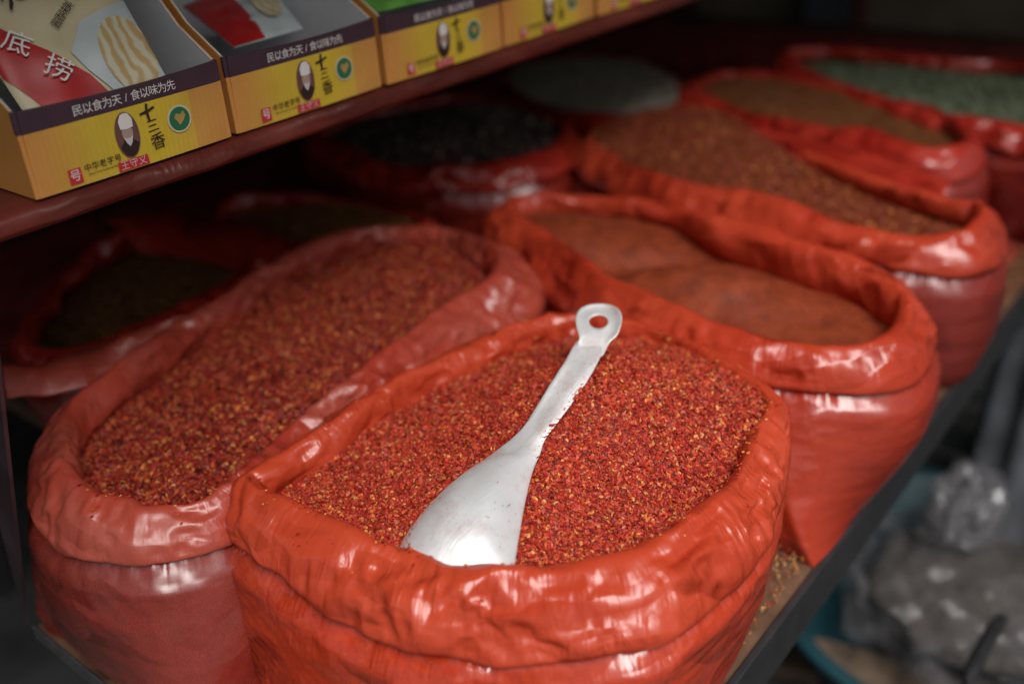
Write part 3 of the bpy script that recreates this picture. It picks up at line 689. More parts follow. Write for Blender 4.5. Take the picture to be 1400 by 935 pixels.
def scoop_crumbs():
    bl = [o for o in scoop.children if o.name.startswith('blade')][0]; co = np.empty(len(bl.data.vertices)*3); bl.data.vertices.foreach_get('co', co)
    co = co.reshape(90, 31, 3)+np.array(scoop.location); r_ = np.random.default_rng(4); V = []; F = []; C_ = []
    spots = [(r_.uniform(4, 40), r_.uniform(1, 29), 1.) for _ in range(190)]+[(r_.uniform(4, 22), abs(r_.normal(0, 2.2))+.6, 1.3) for _ in range(240)]+[(r_.normal(17, 3), r_.normal(25, 2.2), 1.) for _ in range(110)]+[(r_.uniform(40, 75), abs(r_.normal(0, 1.5))+.5, .9) for _ in range(40)]+[(r_.uniform(38, 72), 29.6-abs(r_.normal(0, 2.0)), 1.5) for _ in range(160)]
    for i, j, k in spots:
        i = min(max(i, 0), 88); j = min(max(j, 0), 29.9); a, b = int(i), int(j); p = co[a, b]*(1-(j-b))+co[a, b+1]*(j-b); p = p*(1-(i-a))+co[a+1, b]*(i-a)
        s_ = .0011*k*math.exp(r_.normal(0, .4)); n = len(V)
        for q in range(5): an = q*1.257+r_.uniform(0, .6); V.append(p+np.array([math.cos(an)*s_, math.sin(an)*s_*.8, .0007+r_.uniform(0, .0009)]))
        F.append(tuple(range(n, n+5))); c_ = PAL_FLAKE[r_.integers(0, 7)][0]; C_ += [c_]*5
    o = mesh_obj('stuck_flakes', V, F, GRAIN, None, smooth=False, attrs={'gcol': np.array(C_)})
    tag(o, 'loose chili flakes sprinkled on the scoop', 'flakes', None, 'stuff')
scoop_crumbs()
# ------------------------------------------------------------------ the stall
DARKM = simple('dark_painted_steel', (.035, .035, .038), .45, .3, bump=.1)
PURP = simple('worn_purple_steel', (.09, .06, .075), .4, .5, noise=.3, scale=12)
WOOD = simple('table_board', (.13, .07, .04), .6, 0, noise=.3, scale=18, bump=.2)
table = empty('stall_table', (1.9, 1.3, .8), 'long stall table with a black steel edge under the bags', 'table')
slab('table_top', [(.306, .333, .80), (3.9, .333, .80), (3.9, 2.35, .80), (.56, 2.35, .80), (.56, 1.035, .80), (.306, 1.035, .80)], .03, (0, 0, -1), WOOD, table)
V, F = box_vf(.30, .322, .735, 3.9, .331, .806); bevel(mesh_obj('edge_rail', V, F, DARKM, table, smooth=False))
V, F = box_vf(.3, .333, .785, .304, 1.035, .806); bevel(mesh_obj('edge_rail', V, F, simple('bare_steel', (.2, .2, .21), .4, .8), table, smooth=False))
for lx, ly in ((.36, .5), (2.1, .9), (3.8, .4), (.60, 2.2), (3.8, 2.2)):
    V, F = box_vf(lx, ly, .004, lx+.04, ly+.04, .77); mesh_obj('leg', V, F, DARKM, table, smooth=False)
sheet_m = film_mat('table_sheet', (.42, .04, .04), (.5, .08, .07), rough=.3, transl=.0, crumple=.8)
sheet = None
g = np.linspace(0, 1, 60); GX, GY = np.meshgrid(.62+g*3.1, .38+g*1.9, indexing='ij'); gp = np.stack([GX.ravel(), GY.ravel(), np.full(3600, .804)], 1)
gp[:, 2] += .002*np.abs(vnoise(gp*20, 3))
tag(mesh_obj('table_sheet', gp, grid_faces(60, 60), sheet_m, attrs={'uu': gp[:, 0], 'vv': gp[:, 1]}), 'red plastic sheet spread over the table beneath the bags', 'plastic sheet')
# crumbs lying along the table edge
def crumbs():
    r_ = np.random.default_rng(5); m = 5000
    X = .35+r_.random(m)*2.2; Y = .34+np.abs(r_.normal(0, .04, m)); X2 = .32+np.abs(r_.normal(0, .02, 1500)); Y2 = .5+r_.random(1500)*.5
    X = np.append(X, X2); Y = np.append(Y, Y2); m = len(X)
    V = []; c = np.stack([X, Y, np.full(m, .809)+r_.random(m)*.002], 1)
    V = c[:, None]+r_.normal(0, .0017, (m, 4, 3)); V[..., 2] = np.maximum(V[..., 2], .806)
    b = np.arange(m)*4; F = np.concatenate([np.stack([b, b+1, b+2], 1), np.stack([b, b+2, b+3], 1), np.stack([b, b+3, b+1], 1)])
    col = np.array([(.5, .25, .08), (.42, .14, .04), (.3, .05, .02)])[r_.integers(0, 3, m)]
    o = mesh_obj('spilled_crumbs', V.reshape(-1, 3), F, GRAIN, None, smooth=False, attrs={'gcol': np.repeat(col, 4, 0)})
    tag(o, 'spilled spice crumbs scattered along the table edge', 'crumbs', None, 'stuff')
crumbs()
# upright end plate at the left
def at_x(px, py, X): q = ray(px, py); k = X/q[0]; return np.array([X, q[1]*k, CAMZ+q[2]*k])
ep = slab('end_plate', [at_x(-6, 440, .300), at_x(2, 500, .300), at_x(37, 832, .300), at_x(40, 852, .300), at_x(0, 700, .300), at_x(-60, 480, .300)], .004, (-1, 0, 0), PURP)
tag(ep, 'dark purple steel plate standing at the left end of the table', 'steel plate')

# shelf with wrapped front edge
SH_Y = .872; ZS = 1.338; ZB = 1.317
shelf_m = film_mat('shelf_wrap', (.05, .008, .006), (.18, .03, .02), rough=.45, spec=.25, transl=0., crumple=.7)
shelf = empty('shelf', (1.9, 1.3, ZB), 'shelf board wrapped in red film carrying the yellow trays', 'shelf')
def wrapped_edge():
    n, m = 420, 22; x = np.linspace(.15, 3.6, n); prof = [(.10, ZS), (.05, ZS+.0005), (.02, ZS+.0005), (.006, ZS-.001), (.0, ZS-.006), (-.001, ZS-.012), (-.001, ZS-.018), (.001, ZB+.001), (.006, ZB-.003), (.02, ZB-.003), (.1, ZB-.003)]
    prof = np.array(prof); s = np.linspace(0, len(prof)-1, m); pr = np.stack([np.interp(s, range(len(prof)), prof[:, k]) for k in (0, 1)], 1)
    X, I = np.meshgrid(x, np.arange(m), indexing='ij'); I = I.ravel(); V = np.stack([X.ravel(), SH_Y+pr[I, 0]-.006, pr[I, 1]-.0005], 1)
    f1, _ = voro(V*np.array([14, 30, 40]), 6); V[:, 1] += .003*(f1-.5); V[:, 2] -= .0015*np.abs(vnoise(V*30, 2))
    mesh_obj('film_wrap', V, grid_faces(n, m), shelf_m, shelf, attrs={'uu': V[:, 0], 'vv': s[I]*.01})
wrapped_edge()
V, F = box_vf(.16, SH_Y+.02, ZB, 3.6, 1.5, ZS-.004); mesh_obj('board', V, F, WOOD, shelf, smooth=False)

# ------------------------------------------------------------------ display trays
CARD = simple('orange_card', (.66, .30, .075), .5, 0, noise=.06, scale=9)
def front_print():
    m, t, b = new_mat('yellow_orange_print'); tc = N(t, 'ShaderNodeTexCoord'); sp = N(t, 'ShaderNodeSeparateXYZ'); t.links.new(tc.outputs['Object'], sp.inputs[0])
    mr = N(t, 'ShaderNodeMapRange', i_1=-.107, i_2=.107); t.links.new(sp.outputs[0], mr.inputs[0])
    c = ramp(t, mr.outputs[0], [(.0, (.66, .30, .075)), (.10, (.66, .32, .07)), (.30, (.68, .48, .05)), (.62, (.70, .52, .04)), (.80, (.68, .44, .06)), (.815, (.64, .33, .07)), (1., (.64, .30, .075))])
    n = N(t, 'ShaderNodeTexNoise', i_Scale=22., i_Detail=5.); t.links.new(tc.outputs['Object'], n.inputs['Vector'])
    w = N(t, 'ShaderNodeTexWave', i_Scale=55.); t.links.new(tc.outputs['Object'], w.inputs['Vector'])
    bp = N(t, 'ShaderNodeBump', i_Strength=.12, i_Distance=.001); t.links.new(w.outputs['Fac'], bp.inputs['Height'])
    b2 = N(t, 'ShaderNodeBump', i_Strength=.35, i_Distance=.003); t.links.new(n.outputs[0], b2.inputs['Height']); t.links.new(bp.outputs[0], b2.inputs['Normal'])
    hs = N(t, 'ShaderNodeHueSaturation'); mv = N(t, 'ShaderNodeMapRange', i_1=.3, i_2=.7, i_3=.88, i_4=1.06); t.links.new(n.outputs[0], mv.inputs[0]); t.links.new(mv.outputs[0], hs.inputs['Value']); t.links.new(c, hs.inputs['Color'])
    t.links.new(hs.outputs[0], b.inputs['Base Color']); t.links.new(b2.outputs[0], b.inputs['Normal']); b.inputs['Roughness'].default_value = .45; return m
FRONTP = front_print()
YEL = simple('yellow_print', (.66, .47, .045), .45, 0, noise=.05, scale=9)
AUB = simple('aubergine_print', (.055, .028, .042), .5, 0, noise=.1)
GREYC = simple('grey_card_lining', (.60, .61, .63), .6, 0, noise=.05, scale=14)
WHT = simple('white_print', (.8, .78, .76), .5, 0, noise=.02)
BLK = simple('black_print', (.03, .015, .012), .5, 0, noise=.02)
REDP = simple('red_print', (.55, .03, .04), .5, 0, noise=.05)
PINK = simple('plaque_pale_print', (.75, .5, .5), .5, 0, noise=.02)
GRNP = simple('green_print', (.02, .16, .075), .5, 0, noise=.05)
CREAM = simple('cream_print', (.66, .6, .4), .45, 0, noise=.05)
SKIN = simple('portrait_tone', (.42, .3, .25), .5, 0, noise=.1); BROWNP = simple('portrait_ground', (.16, .07, .06), .5, 0, noise=.1)
SKIN2 = simple('portrait_grey', (.6, .58, .57), .5, 0, noise=.1)
GOLD = simple('gold_print', (.6, .4, .12), .4, .3, noise=.1)

_tc = {}
def text_data(s, size, shear=0.):
    key = (s, round(size, 5), shear)
    if key not in _tc:
        cu = bpy.data.curves.new('lettering', 'FONT'); cu.body = s; cu.size = size; cu.align_x = 'CENTER'; cu.align_y = 'CENTER'; cu.resolution_u = 2; cu.shear = shear
        cu.offset = 0
        o = bpy.data.objects.new('tmp', cu); COL.objects.link(o); bpy.context.view_layer.update()
        dg = bpy.context.evaluated_depsgraph_get(); me = bpy.data.meshes.new_from_object(o.evaluated_get(dg))
        bpy.data.objects.remove(o); _tc[key] = me
    return _tc[key]
def text_on(parent, s, size, mat, pos, ex, ey, name='lettering'):
    me = text_data(s, size).copy(); me.materials.clear(); me.materials.append(mat)
    o = bpy.data.objects.new(name, me); COL.objects.link(o); o.parent = parent
    ex = Vector(ex).normalized(); ey = Vector(ey).normalized(); ez = ex.cross(ey)
    m = Matrix.Identity(4)
    for i in range(3): m[i][0] = ex[i]; m[i][1] = ey[i]; m[i][2] = ez[i]; m[i][3] = pos[i]
    o.matrix_basis = m; return o
def disc(name, parent, mat, c, rx, rz, y, n=28, pts=None):
    P = pts or [(c[0]+rx*math.cos(2*math.pi*i/n), c[1]+rz*math.sin(2*math.pi*i/n)) for i in range(n)]
    V = [(x, y, z) for x, z in P]; me = bpy.data.meshes.new(name); me.from_pydata(V, [], [tuple(range(len(V)))]); me.materials.append(mat)
    o = bpy.data.objects.new(name, me); COL.objects.link(o); o.parent = parent; return o

def make_tray(w=.214, h=.079, d=.30, back=.20):
    """local coordinates: x across the front, y into the shelf, z up; the front face looks to -y"""
    root = bpy.data.objects.new('display_tray', None); COL.objects.link(root)
    t = .0022
    def part(name, V, F, mat, bev=True):
        me = bpy.data.meshes.new(name); me.from_pydata(V, [], F); me.materials.append(mat); me.update()
        o = bpy.data.objects.new(name, me); COL.objects.link(o); o.parent = root
        if bev: bevel(o, .0008, 2)
        return o
    bandz = h-.021
    # front wall in two prints, slightly bowed
    def wall(name, x0, x1, z0, z1, mat, y=0., th=t, seg=14, lean=.03):
        V = []; F = []
        for i in range(seg+1):
            x = x0+(x1-x0)*i/seg; bow = -.0018*math.sin(math.pi*(x+w/2)/w)
            dip = 0.0
            for yy in (y, y+th):
                V.append((x, yy+bow-lean*z0, z0)); V.append((x, yy+bow-lean*z1, z1+(-.003*math.sin(math.pi*(x+w/2)/w) if z1 == h else 0)))
        for i in range(seg):
            a = i*4; b = a+4
            F += [(a, b, b+1, a+1), (a+2, a+3, b+3, b+2), (a+1, b+1, b+3, a+3), (a, a+2, b+2, b)]
        F += [(0, 1, 3, 2), (seg*4, seg*4+2, seg*4+3, seg*4+1)]
        return part(name, V, F, mat, False)
    wall('front_panel', -w/2+.004, w/2-.004, 0, bandz, FRONTP)
    wall('top_band', -w/2+.004, w/2-.004, bandz, h, AUB)
    # corner folds
    for s in (-1, 1):
        x = s*(w/2-.002)
        V, F = box_vf(x-.0022, -.0005, 0, x+.0022, .003, h-.001); part('corner_fold', V, F, CARD)
        V, F = box_vf(x-.0024, -.0009, bandz, x+.0024, .0032, h); part('corner_fold', V, F, AUB)
        xs = s*(w/2-.0011)
        # side walls rise towards the back
        for xo, mat, nm in ((0, CARD, 'side_panel'), (-s*.0014, GREYC, 'side_lining')):
            P = [(0.003, 0.), (d, 0.), (d, back), (.11, back*.86), (.05, h+.03), (.003, h)]
            hw = .0009
            V = [(xs+xo-hw*.7, y, z) for y, z in P]+[(xs+xo+hw*.7, y, z) for y, z in P]; n = len(P)
            F = [tuple(range(n)), tuple(range(2*n-1, n-1, -1))]+[(i, i+n, (i+1) % n+n, (i+1) % n) for i in range(n)]
            part(nm, V, F, mat, False)
    V, F = box_vf(-w/2+.002, d-.003, 0.003, w/2-.002, d, back); part('back_panel', V, F, GREYC)
    V, F = box_vf(-w/2+.002, .003, 0.0006, w/2-.002, d-.003, .002); part('base_panel', V, F, GREYC)
    # print on the front
    def Y(z): return -lean_*z-.0012
    lean_ = .03
    ex = (1, 0, 0); ey = (0, -.03, 1)
    def bow(x): return -.0018*math.sin(math.pi*(x+w/2)/w)
    s1 = '民以食为天/食以味为先'
    for i, ch in enumerate(s1):
        x = -.050+i*.0098; text_on(root, ch, .0105, WHT, (x, bow(x)-.0008-.03*(bandz+.009), bandz+.0085), ex, ey, 'slogan')
    yb = lambda x, z, k=1: bow(x)-.03*z-.0007-.0003*k
    z0 = .0335; xo = -.008
    disc('portrait_oval', root, BROWNP, (xo, z0), .0125, .0215, yb(xo, z0, 1))
    disc('portrait_robe', root, BLK, None, 0, 0, yb(xo, z0, 2), pts=[(xo-.010, z0-.010), (xo-.006, z0-.018), (xo, z0-.021), (xo+.006, z0-.018), (xo+.010, z0-.010), (xo+.004, z0-.004), (xo-.004, z0-.004)])
    disc('portrait_face', root, SKIN, (xo, z0+.002), .0058, .0078, yb(xo, z0, 3), 20)
    disc('portrait_beard', root, SKIN2, None, 0, 0, yb(xo, z0, 4), pts=[(xo-.005, z0-.001), (xo-.003, z0-.007), (xo, z0-.011), (xo+.003, z0-.007), (xo+.005, z0-.001), (xo+.002, z0-.003), (xo-.002, z0-.003)])
    disc('portrait_hat', root, WHT, None, 0, 0, yb(xo, z0, 5), pts=[(xo-.0066, z0+.0065), (xo-.0072, z0+.014), (xo-.004, z0+.0195), (xo, z0+.0207), (xo+.004, z0+.0195), (xo+.0072, z0+.014), (xo+.0066, z0+.0065), (xo, z0+.0055)])
    disc('brush_stroke', root, BLK, None, 0, 0, yb(.017, .05, 2), pts=[(.0085, .0475), (.0085, .0495), (.0150, .0505), (.0165, .0570), (.0190, .0565), (.0180, .0510), (.0245, .0530), (.0255, .0512), (.0180, .0485), (.0185, .0400), (.0160, .0410), (.0152, .0480)])
    for i, ch in enumerate('三香', 1):
        text_on(root, ch, (.0185, .014, .017)[i], BLK, (.018+.002*i, yb(.02, .03, 1), .050-.0158*i), (1, 0, .08), (0, -.03, 1), 'brush_lettering')
    disc('emblem_rim', root, CREAM, (.050, .034), .0135, .0135, yb(.05, .034, 1), 32); disc('emblem', root, GRNP, (.050, .034), .0115, .0115, yb(.05, .034, 2), 32)
    disc('emblem_figure', root, GOLD, None, 0, 0, yb(.05, .034, 3), pts=[(.044, .036), (.047, .040), (.051, .038), (.055, .041), (.057, .036), (.053, .031), (.049, .028), (.047, .032)])
    disc('plaque', root, REDP, None, 0, 0, yb(xo, 0, 1), pts=[(xo-.0165, .0012), (xo-.016, .0105), (xo+.016, .0105), (xo+.0165, .0012)])
    text_on(root, '王守义', .0095, PINK, (xo, yb(xo, 0, 2), .0058), ex, ey, 'plaque_lettering')
    disc('seal', root, REDP, None, 0, 0, yb(-.067, .01, 1), pts=[(-.0735, .0035), (-.0735, .0175), (-.0605, .0175), (-.0605, .0035)])
    text_on(root, '号', .0115, WHT, (-.067, yb(-.067, .01, 2), .0105), ex, ey, 'seal_lettering')
    for i, ch in enumerate('中华老字号'):
        text_on(root, ch, .0078, BLK, (-.054+i*.0078, yb(-.04, .013, 1), .0145), ex, ey, 'heritage_lettering')
    text_on(root, 'China Time-honored Brand', .0030, BLK, (-.038, yb(-.04, .008, 1), .0085), ex, ey, 'heritage_lettering')
    return root
def copy_tree(o, parent=None):
    c = o.copy(); COL.objects.link(c); c.parent = parent
    for ch in list(o.children): copy_tree(ch, c)
    return c
tray = make_tray()
tl = ['yellow display tray nearest the left end of the shelf, holding a big cream pouch', 'second yellow display tray from the left, mostly empty with a grey lining showing',
      'third yellow display tray, holding a green packet', 'fourth yellow display tray along the shelf', 'fifth yellow display tray, farthest along the shelf edge']
for i in range(5):
    o = tray if i == 0 else copy_tree(tray)
    o.rotation_euler.z = (0, .012, -.010, .016, -.008)[i]; o.location = (.489+.2225*i, SH_Y-.001+(0, .003, .001, .004, .002)[i], 1.3395); tag(o, tl[i], 'tray', 'yellow printed card trays on the shelf')

# pouches in the trays: pillow shapes with printed fronts
def pouch(name, label, corners, mats, seed, bands, parent_none=None, th=.012, n=36):
    """corners: top-left, top-right, bottom-right, bottom-left in world coordinates; bands: list of (polygon in 0..1 uv, material)"""
    A, Bq, Cq, D = [np.array(p, float) for p in corners]
    ctr = (A+Bq+Cq+D)/4; root = empty(name, ctr, label, 'pouch')
    nr = np.cross(Bq-A, D-A); nr /= np.linalg.norm(nr)
    if nr @ (np.array([0, 0, CAMZ])-ctr) < 0: nr = -nr
    def S(u, v, k=0.):
        p = (A*(1-u)+Bq*u)*(1-v)+(D*(1-u)+Cq*u)*v
        b = (max(0, u*(1-u)*4)**.5)*(max(0, v*(1-v)*4)**.45)
        wr = .0012*math.sin(u*17+v*9+seed)+.001*math.sin(v*23-u*6)
        return p+nr*(th*b+wr*b+k)
    V = [S(i/n, j/n) for i in range(n+1) for j in range(n+1)]; V += [S(i/n, j/n)-nr*(2*th*(max(0, i/n*(1-i/n)*4)**.5)*(max(0, j/n*(1-j/n)*4)**.45)+.0006) for i in range(n+1) for j in range(n+1)]
    F = np.vstack([grid_faces(n+1, n+1), grid_faces(n+1, n+1)[:, ::-1]+(n+1)**2])
    mesh_obj('film', V, F, mats, root)
    for k, (poly, mat, nm) in enumerate(bands):
        poly = np.array(poly, float); bd = []
        for a_, b_ in zip(poly, np.roll(poly, -1, 0)):
            for q in range(6): bd.append(a_*(1-q/6)+b_*q/6)
        bd = np.array(bd); g0 = poly.mean(0); VV = [S(g0[0], g0[1], .0012*(k+1))]; nb_ = len(bd); nr_ = 12
        for q in range(1, nr_+1):
            for p_ in bd: w_ = np.clip(g0+(p_-g0)*q/nr_, 0.001, .999); VV.append(S(w_[0], w_[1], .0012*(k+1)))
        FF = [(0, 1+i, 1+(i+1) % nb_) for i in range(nb_)]
        for q in range(nr_-1):
            for i in range(nb_): a0 = 1+q*nb_+i; a1 = 1+q*nb_+(i+1) % nb_; FF.append((a0, a0+nb_, a1+nb_, a1))
        mesh_obj(nm, VV, FF, mat, root)
    return root, S, nr
PCREAM = simple('pouch_cream', (.60, .52, .32), .4, 0, noise=.06, coat=.0); PRED = simple('pouch_red', (.42, .012, .012), .4, 0, noise=.1)
PBLUE = simple('pouch_pale_blue', (.50, .56, .56), .4, 0, noise=.05); PGREEN = simple('pouch_green', (.12, .32, .06), .3, 0, noise=.2, coat=.3)
def noodle():
    m, t, b = new_mat('noodle_print'); tc = N(t, 'ShaderNodeTexCoord'); w = N(t, 'ShaderNodeTexWave', i_Scale=26., i_Distortion=6., i_Detail=2.)
    w.inputs['Detail Scale'].default_value = 1.5
    t.links.new(tc.outputs['Object'], w.inputs['Vector']); t.links.new(ramp(t, w.outputs['Fac'], [(.2, (.62, .58, .42)), (.8, (.52, .36, .15))]), b.inputs['Base Color']); b.inputs['Roughness'].default_value = .35; return m
NOOD = noodle()
def at_y(px, py, Y): q = ray(px, py); k = Y/q[1]; return np.array([q[0]*k, Y, CAMZ+q[2]*k])
def circ(cx, cy, rx, ry, n=26): return [(cx+rx*math.cos(2*math.pi*i/n), cy+ry*math.sin(2*math.pi*i/n)) for i in range(n)]
K1 = [at_y(-130, -90, 1.03), at_y(95, -125, 1.03), at_y(225, 105, .905), at_y(60, 195, .905)]
p1_, S1, n1_ = pouch('sauce_pouch', 'big cream and red pouch with a noodle picture, lying in the first tray', K1, PCREAM, 2,
                     [([(0, .40), (.14, .50), (.5, .84), (.58, 1), (.16, 1), (.08, .82), (0, .70)], PRED, 'red_ribbon'), ([(.45, .72), (.62, .60), (1, .56), (1, 1), (.62, 1), (.5, .82)], PBLUE, 'pale_field'),
                      (circ(.82, .83, .2, .2), NOOD, 'noodle_picture')], th=.010)
def pouch_text(root, S, nr, s, size, mat, u, v, du, dv, k=.0048):
    e = .01; p = S(u, v, k); ex = S(u+du*e, v+dv*e, k)-p; ex /= np.linalg.norm(ex); ey = np.cross(nr, ex)
    org = np.array(root.location); text_on(root, s, size, mat, p-org, ex, ey, 'lettering')
for ch, u, v in (('底', .17, .60), ('捞', .31, .77)): pouch_text(p1_, S1, n1_, ch, .026, WHT, u, v, 1, .75)
for ch, u, v in (('火', .30, .40), ('锅', .46, .35), ('蘸', .62, .30), ('料', .78, .25)): pouch_text(p1_, S1, n1_, ch, .026, BLK, u, v, 1, -.22)
for k, ch in enumerate('酱香味美 家常风味'):
    if ch != ' ': pouch_text(p1_, S1, n1_, ch, .010, BLK, .46+.045*k, .58-.02*k, 1, -.35)
# packets in the next two trays
K2 = [at_y(250, 10, 1.10), at_y(360, -30, 1.10), at_y(415, 40, .95), at_y(320, 66, .95)]
p2_, S2, n2_ = pouch('spice_pouch', 'small dark red and pale pouch lying at the left of the second tray', K2, PBLUE, 5, [([(0, 0), (.5, 0), (.45, 1), (0, 1)], PRED, 'red_field'), (circ(.75, .55, .16, .25), NOOD, 'round_picture')], th=.008, n=40)
K3 = [at_y(440, -45, 1.04), at_y(610, -70, 1.04), at_y(640, -12, .90), at_y(515, 18, .90)]
p3_, S3, n3_ = pouch('green_pouch', 'green pouch with a pale pink patch lying in the third tray', K3, PGREEN, 8, [(circ(.55, .65, .3, .22), PINK, 'pale_picture')], th=.008, n=40)
# ------------------------------------------------------------------ surroundings
GROUND = simple('dark_concrete', (.055, .06, .058), .6, 0, noise=.35, scale=3, bump=.2)  # dark grey-green concrete, mottled by noise
V, F = box_vf(-8, -8, -.2, 14, 12, 0); tag(mesh_obj('ground', V, F, GROUND, smooth=False), kind='structure')
WALLM = simple('grimy_brown_wall', (.26, .21, .155), .8, 0, noise=.3, scale=2.5, bump=.2)
DWALL = simple('near_black_wall', (.02, .016, .015), .9, 0, noise=.3, scale=3)  # near-black wall colour with slight noise
def wallbox(name, b, mat, label):
    V, F = box_vf(*b); return tag(mesh_obj(name, V, F, mat, smooth=False), label, 'wall')
wallbox('back_wall', (-.6, 2.9, 0, 7.2, 3.05, 2.9), DWALL, 'dark wall behind the stall')
wallbox('end_wall', (5.2, -.3, 0, 5.35, 2.9, 2.9), WALLM, 'grimy brown wall beyond the far end of the table')
# unseen roof, front edge placed to shade the shelf and trays
ROOFM = simple('roof_sheet', (.05, .05, .05), .8)
V, F = box_vf(-.8, .2, 2.25, 5.4, 3.1, 2.29); tag(mesh_obj('unseen_roof', V, F, ROOFM, smooth=False), 'unseen dark roof shaped to shade the shelf and the back of the stall', 'roof')
V, F = box_vf(-.75, 1.5, 0, -.7, 3.05, 2.25); tag(mesh_obj('added_screen', V, F, ROOFM, smooth=False), 'unseen dark screen added at the left to keep the back of the stall dark', 'screen')  # unseen screen, added to keep the region under the shelf dark
V, F = box_vf(.05, 1.25, ZS+.1, 3.6, 1.3, 2.2); mesh_obj('back_board', V, F, ROOFM, shelf, smooth=False)

V, F = box_vf(.62, -2.6, 2.44, 1.74, -.85, 2.46); tag(mesh_obj('added_awning', V, F, simple('added_awning_canvas', (.09, .08, .075), .9), smooth=False), 'unseen short canopy added to shade the ground right of the table', 'added_awning')  # made-up piece out of view, casts shade over the basin area
AWN = simple('added_awning_cloth', (.10, .09, .08), .9)
V, F = box_vf(1.75, -2.2, 2.45, 6.5, .5, 2.47); tag(mesh_obj('added_awning', V, F, AWN, smooth=False), 'unseen canopy added over the aisle to darken the far bags', 'added_awning')  # made-up canopy out of view, dims the far bags and the aisle
# ---- things on the ground right of the table
TEAL = simple('teal_plastic', (.012, .06, .075), .5, 0, noise=.15, scale=8)
bc = un(1325, 795, .25)
def lathe(prof, c, n=72):
    V = []; 
    for i in range(n):
        a = 2*math.pi*i/n
        for r_, z in prof: V.append((c[0]+r_*math.cos(a), c[1]+r_*math.sin(a), z))
    return V, grid_faces(n, len(prof), True, False)
V, F = lathe([(.0, .012), (.24, .012), (.26, .02), (.35, .235), (.375, .25), (.385, .245), (.385, .23), (.37, .235), (.358, .225), (.27, .004), (.0, .004)], bc)
tag(mesh_obj('plastic_basin', V, F, TEAL), 'round teal plastic basin on the ground right of the table', 'basin')
def film_clear(lo=.12, hi=.42):
    m, t, b = new_mat('clear_film'); L = t.links
    b.inputs['Base Color'].default_value = (.22, .21, .22, 1); b.inputs['Roughness'].default_value = .12; b.inputs['Specular IOR Level'].default_value = 1.
    tr = N(t, 'ShaderNodeBsdfTransparent'); ms = N(t, 'ShaderNodeMixShader')
    tc = N(t, 'ShaderNodeTexCoord'); n = N(t, 'ShaderNodeTexNoise', i_Scale=14., i_Detail=3.); L.new(tc.outputs['Object'], n.inputs['Vector'])
    mr = N(t, 'ShaderNodeMapRange', i_1=.4, i_2=.65, i_3=lo, i_4=hi); L.new(n.outputs[0], mr.inputs[0]); L.new(mr.outputs[0], ms.inputs[0])
    v = N(t, 'ShaderNodeTexVoronoi', i_Scale=7.); L.new(tc.outputs['Object'], v.inputs['Vector']); bp = N(t, 'ShaderNodeBump', i_Strength=.8, i_Distance=.02); L.new(v.outputs['Distance'], bp.inputs['Height']); L.new(bp.outputs[0], b.inputs['Normal'])
    L.new(tr.outputs[0], ms.inputs[1]); L.new(b.outputs[0], ms.inputs[2]); L.new(ms.outputs[0], t.nodes['Material Output'].inputs[0]); return m
CLEAR = film_clear()
CLEAR2 = film_clear(.35, .85)
def blob(name, c, rx, ry, rz, mat, seed, amp=.15, top=0., nu=90, nv=60, parent=None, flatb=.4):
    u = np.linspace(0, 2*np.pi, nu, endpoint=False); v = np.linspace(.02, np.pi-.02, nv); U, Vv = np.meshgrid(u, v, indexing='ij'); U = U.ravel(); Vv = Vv.ravel()
    d = np.stack([np.cos(U)*np.sin(Vv), np.sin(U)*np.sin(Vv), np.cos(Vv)], 1)
    r = 1+amp*facets(d*.5, seed, 4., 4)+.6*amp*fbm(d*2, 3, seed)+top*np.exp(-((Vv)/.35)**2)
    P = d*r[:, None]*np.array([rx, ry, rz]); P[:, 2] = np.maximum(P[:, 2], -rz*flatb)
    return mesh_obj(name, P+np.array(c), grid_faces(nu, nv, True, False), mat, parent)
bagc = bc+np.array([.02, 0, 0.0]); bagc[2] = .165
cb_ = empty('clear_bag', bagc, 'clear plastic bag of grey-brown dried mushrooms standing in the teal basin', 'bag')
MUSH = simple('dried_mushroom', (.085, .07, .055), .8, 0, noise=.35, scale=60)
blob('contents', bagc+np.array([.05, 0, -.01]), .19, .20, .08, MUSH, 3, .08, parent=cb_, flatb=.9)
blob('film', bagc+np.array([.05, 0, 0.]), .235, .245, .125, CLEAR, 4, .20, top=.0, parent=cb_, flatb=.85)
WF = simple('white_film', (.26, .27, .30), .3, 0, noise=.15, scale=12)
kp = bagc+np.array([.14, .06, .14]); blob('knot', kp, .12, .07, .07, CLEAR2, 9, .28, parent=cb_, flatb=.9)
wp = un(1210, 690, .12); tag(blob('crumpled_bag', wp, .12, .06, .09, CLEAR2, 12, .3, flatb=.9), 'crumpled white film bag on the ground behind the teal basin', 'bag')
CRATE = simple('grey_crate_plastic', (.17, .18, .17), .6, 0, noise=.2)
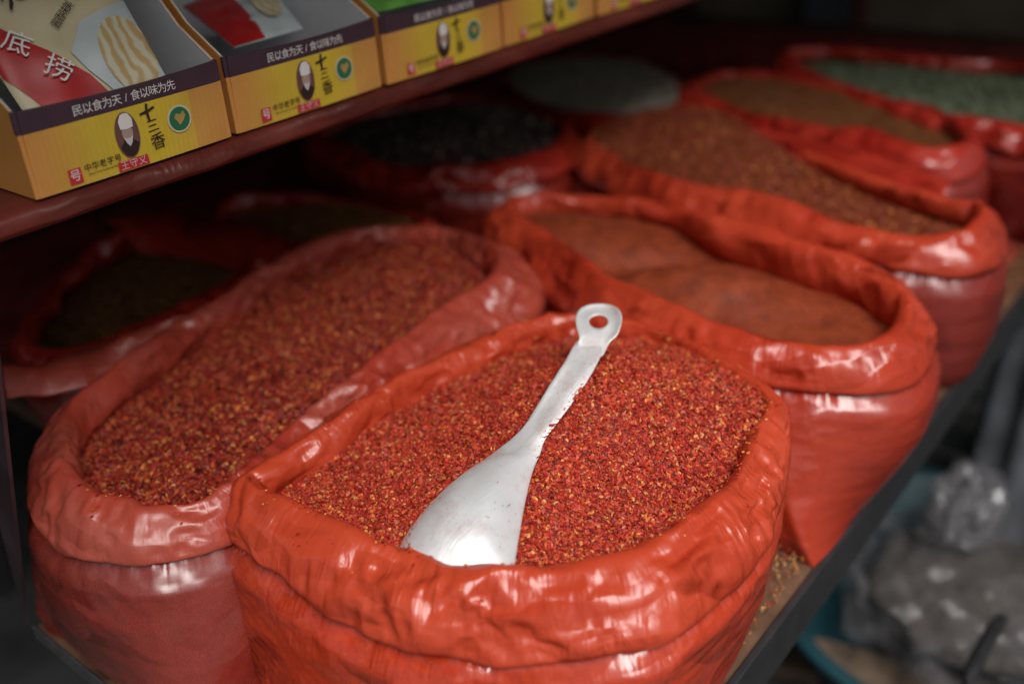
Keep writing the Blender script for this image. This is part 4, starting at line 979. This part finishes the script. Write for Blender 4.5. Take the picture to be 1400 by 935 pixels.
def crate(c, w, d, h):
    root = empty('crate', (c[0], c[1], .004), 'grey slatted crate on the ground behind the table end', 'crate'); z = .004
    for k in range(4):
        zz = z+k*h/4
        for (x0, y0, x1, y1) in ((-w/2, -d/2, w/2, -d/2+.008), (-w/2, d/2-.008, w/2, d/2), (-w/2, -d/2+.009, -w/2+.008, d/2-.009), (w/2-.008, -d/2+.009, w/2, d/2-.009)):
            V, F = box_vf(c[0]+x0, c[1]+y0, zz, c[0]+x1, c[1]+y1, zz+h/4-.02); mesh_obj('slat', V, F, CRATE, root, smooth=False)
    for sx in (-1, 1):
        for sy in (-1, 1):
            V, F = box_vf(c[0]+sx*(w/2-.022)-.012, c[1]+sy*(d/2-.022)-.012, z, c[0]+sx*(w/2-.022)+.012, c[1]+sy*(d/2-.022)+.012, z+h); mesh_obj('corner_post', V, F, CRATE, root, smooth=False)
    V, F = box_vf(c[0]-w/2+.01, c[1]-d/2+.01, z, c[0]+w/2-.01, c[1]+d/2-.01, z+.01); mesh_obj('base', V, F, CRATE, root, smooth=False)
cc = un(1300, 600, .25); crate(cc+np.array([.15, 0, 0]), .38, .3, .32)
CLOTH = simple('grey_cloth', (.13, .14, .155), .85, 0, noise=.3, scale=10)
def hanging_cloth():
    c = un(1440, 560, .45); n, m = 90, 40; V = []
    for i in range(n):
        for j in range(m):
            t = i/(n-1); q = j/(m-1); ang = 2*math.pi*t
            r = .16*(1+.10*math.sin(9*ang)+.07*math.sin(5*ang+2))*(.8+.4*(1-q))
            V.append((c[0]+r*math.cos(ang), c[1]+r*math.sin(ang)*.8, .004+.75*q))
    root = mesh_obj('sack', V, grid_faces(n, m, True, False), CLOTH); tag(root, 'tall grey cloth sack standing at the right edge of the aisle', 'sack')
hanging_cloth()
PLANK = simple('old_plank', (.16, .11, .075), .8, 0, noise=.3, scale=20)
pl = un(1150, 905, .05); pa = un(1060, 880, .05); pb = un(1270, 935, .05)
dv = (pb-pa); dv /= np.linalg.norm(dv); sd_ = np.array([-dv[1], dv[0], 0])
A_ = pa-dv*.25; B_ = pb+dv*.5
tag(slab('plank', [A_+sd_*.05, B_+sd_*.05, B_-sd_*.05, A_-sd_*.05], .04, (0, 0, -1), PLANK), 'old brown plank lying on the ground in front of the basin', 'plank')
s0 = un(1320, 935, .42); s1 = un(1372, 842, .36)
def stick():
    k = 12; n = 8; V = []
    for i in range(k):
        t = i/(k-1); p = s0*(1-t)+s1*t+np.array([0, 0, .02*math.sin(math.pi*t)])
        for j in range(n): a = 2*math.pi*j/n; V.append(p+np.array([0, .012*math.cos(a), .012*math.sin(a)])*(1 if 0 < i < k-1 else .5))
    tag(mesh_obj('dark_handle', V, grid_faces(k, n, False, True), DARKM), 'dark curved handle leaning over the rim of the basin', 'handle')
stick()
# far end: panel, strip and pole against the wall
GS = simple('grey_strip_board', (.16, .18, .20), .6); RP = simple('red_pole', (.2, .01, .012), .4)
V, F = box_vf(5.12, 1.98, 0.004, 5.19, 2.22, 2.4); tag(mesh_obj('grey_board', V, F, GS, smooth=False), 'upright pale grey board against the far wall', 'board')
V, F = box_vf(5.08, 1.90, 0.004, 5.12, 1.94, 2.4); tag(mesh_obj('red_pole', V, F, RP, smooth=False), 'thin dark red pole beside the grey board at the far wall', 'pole')
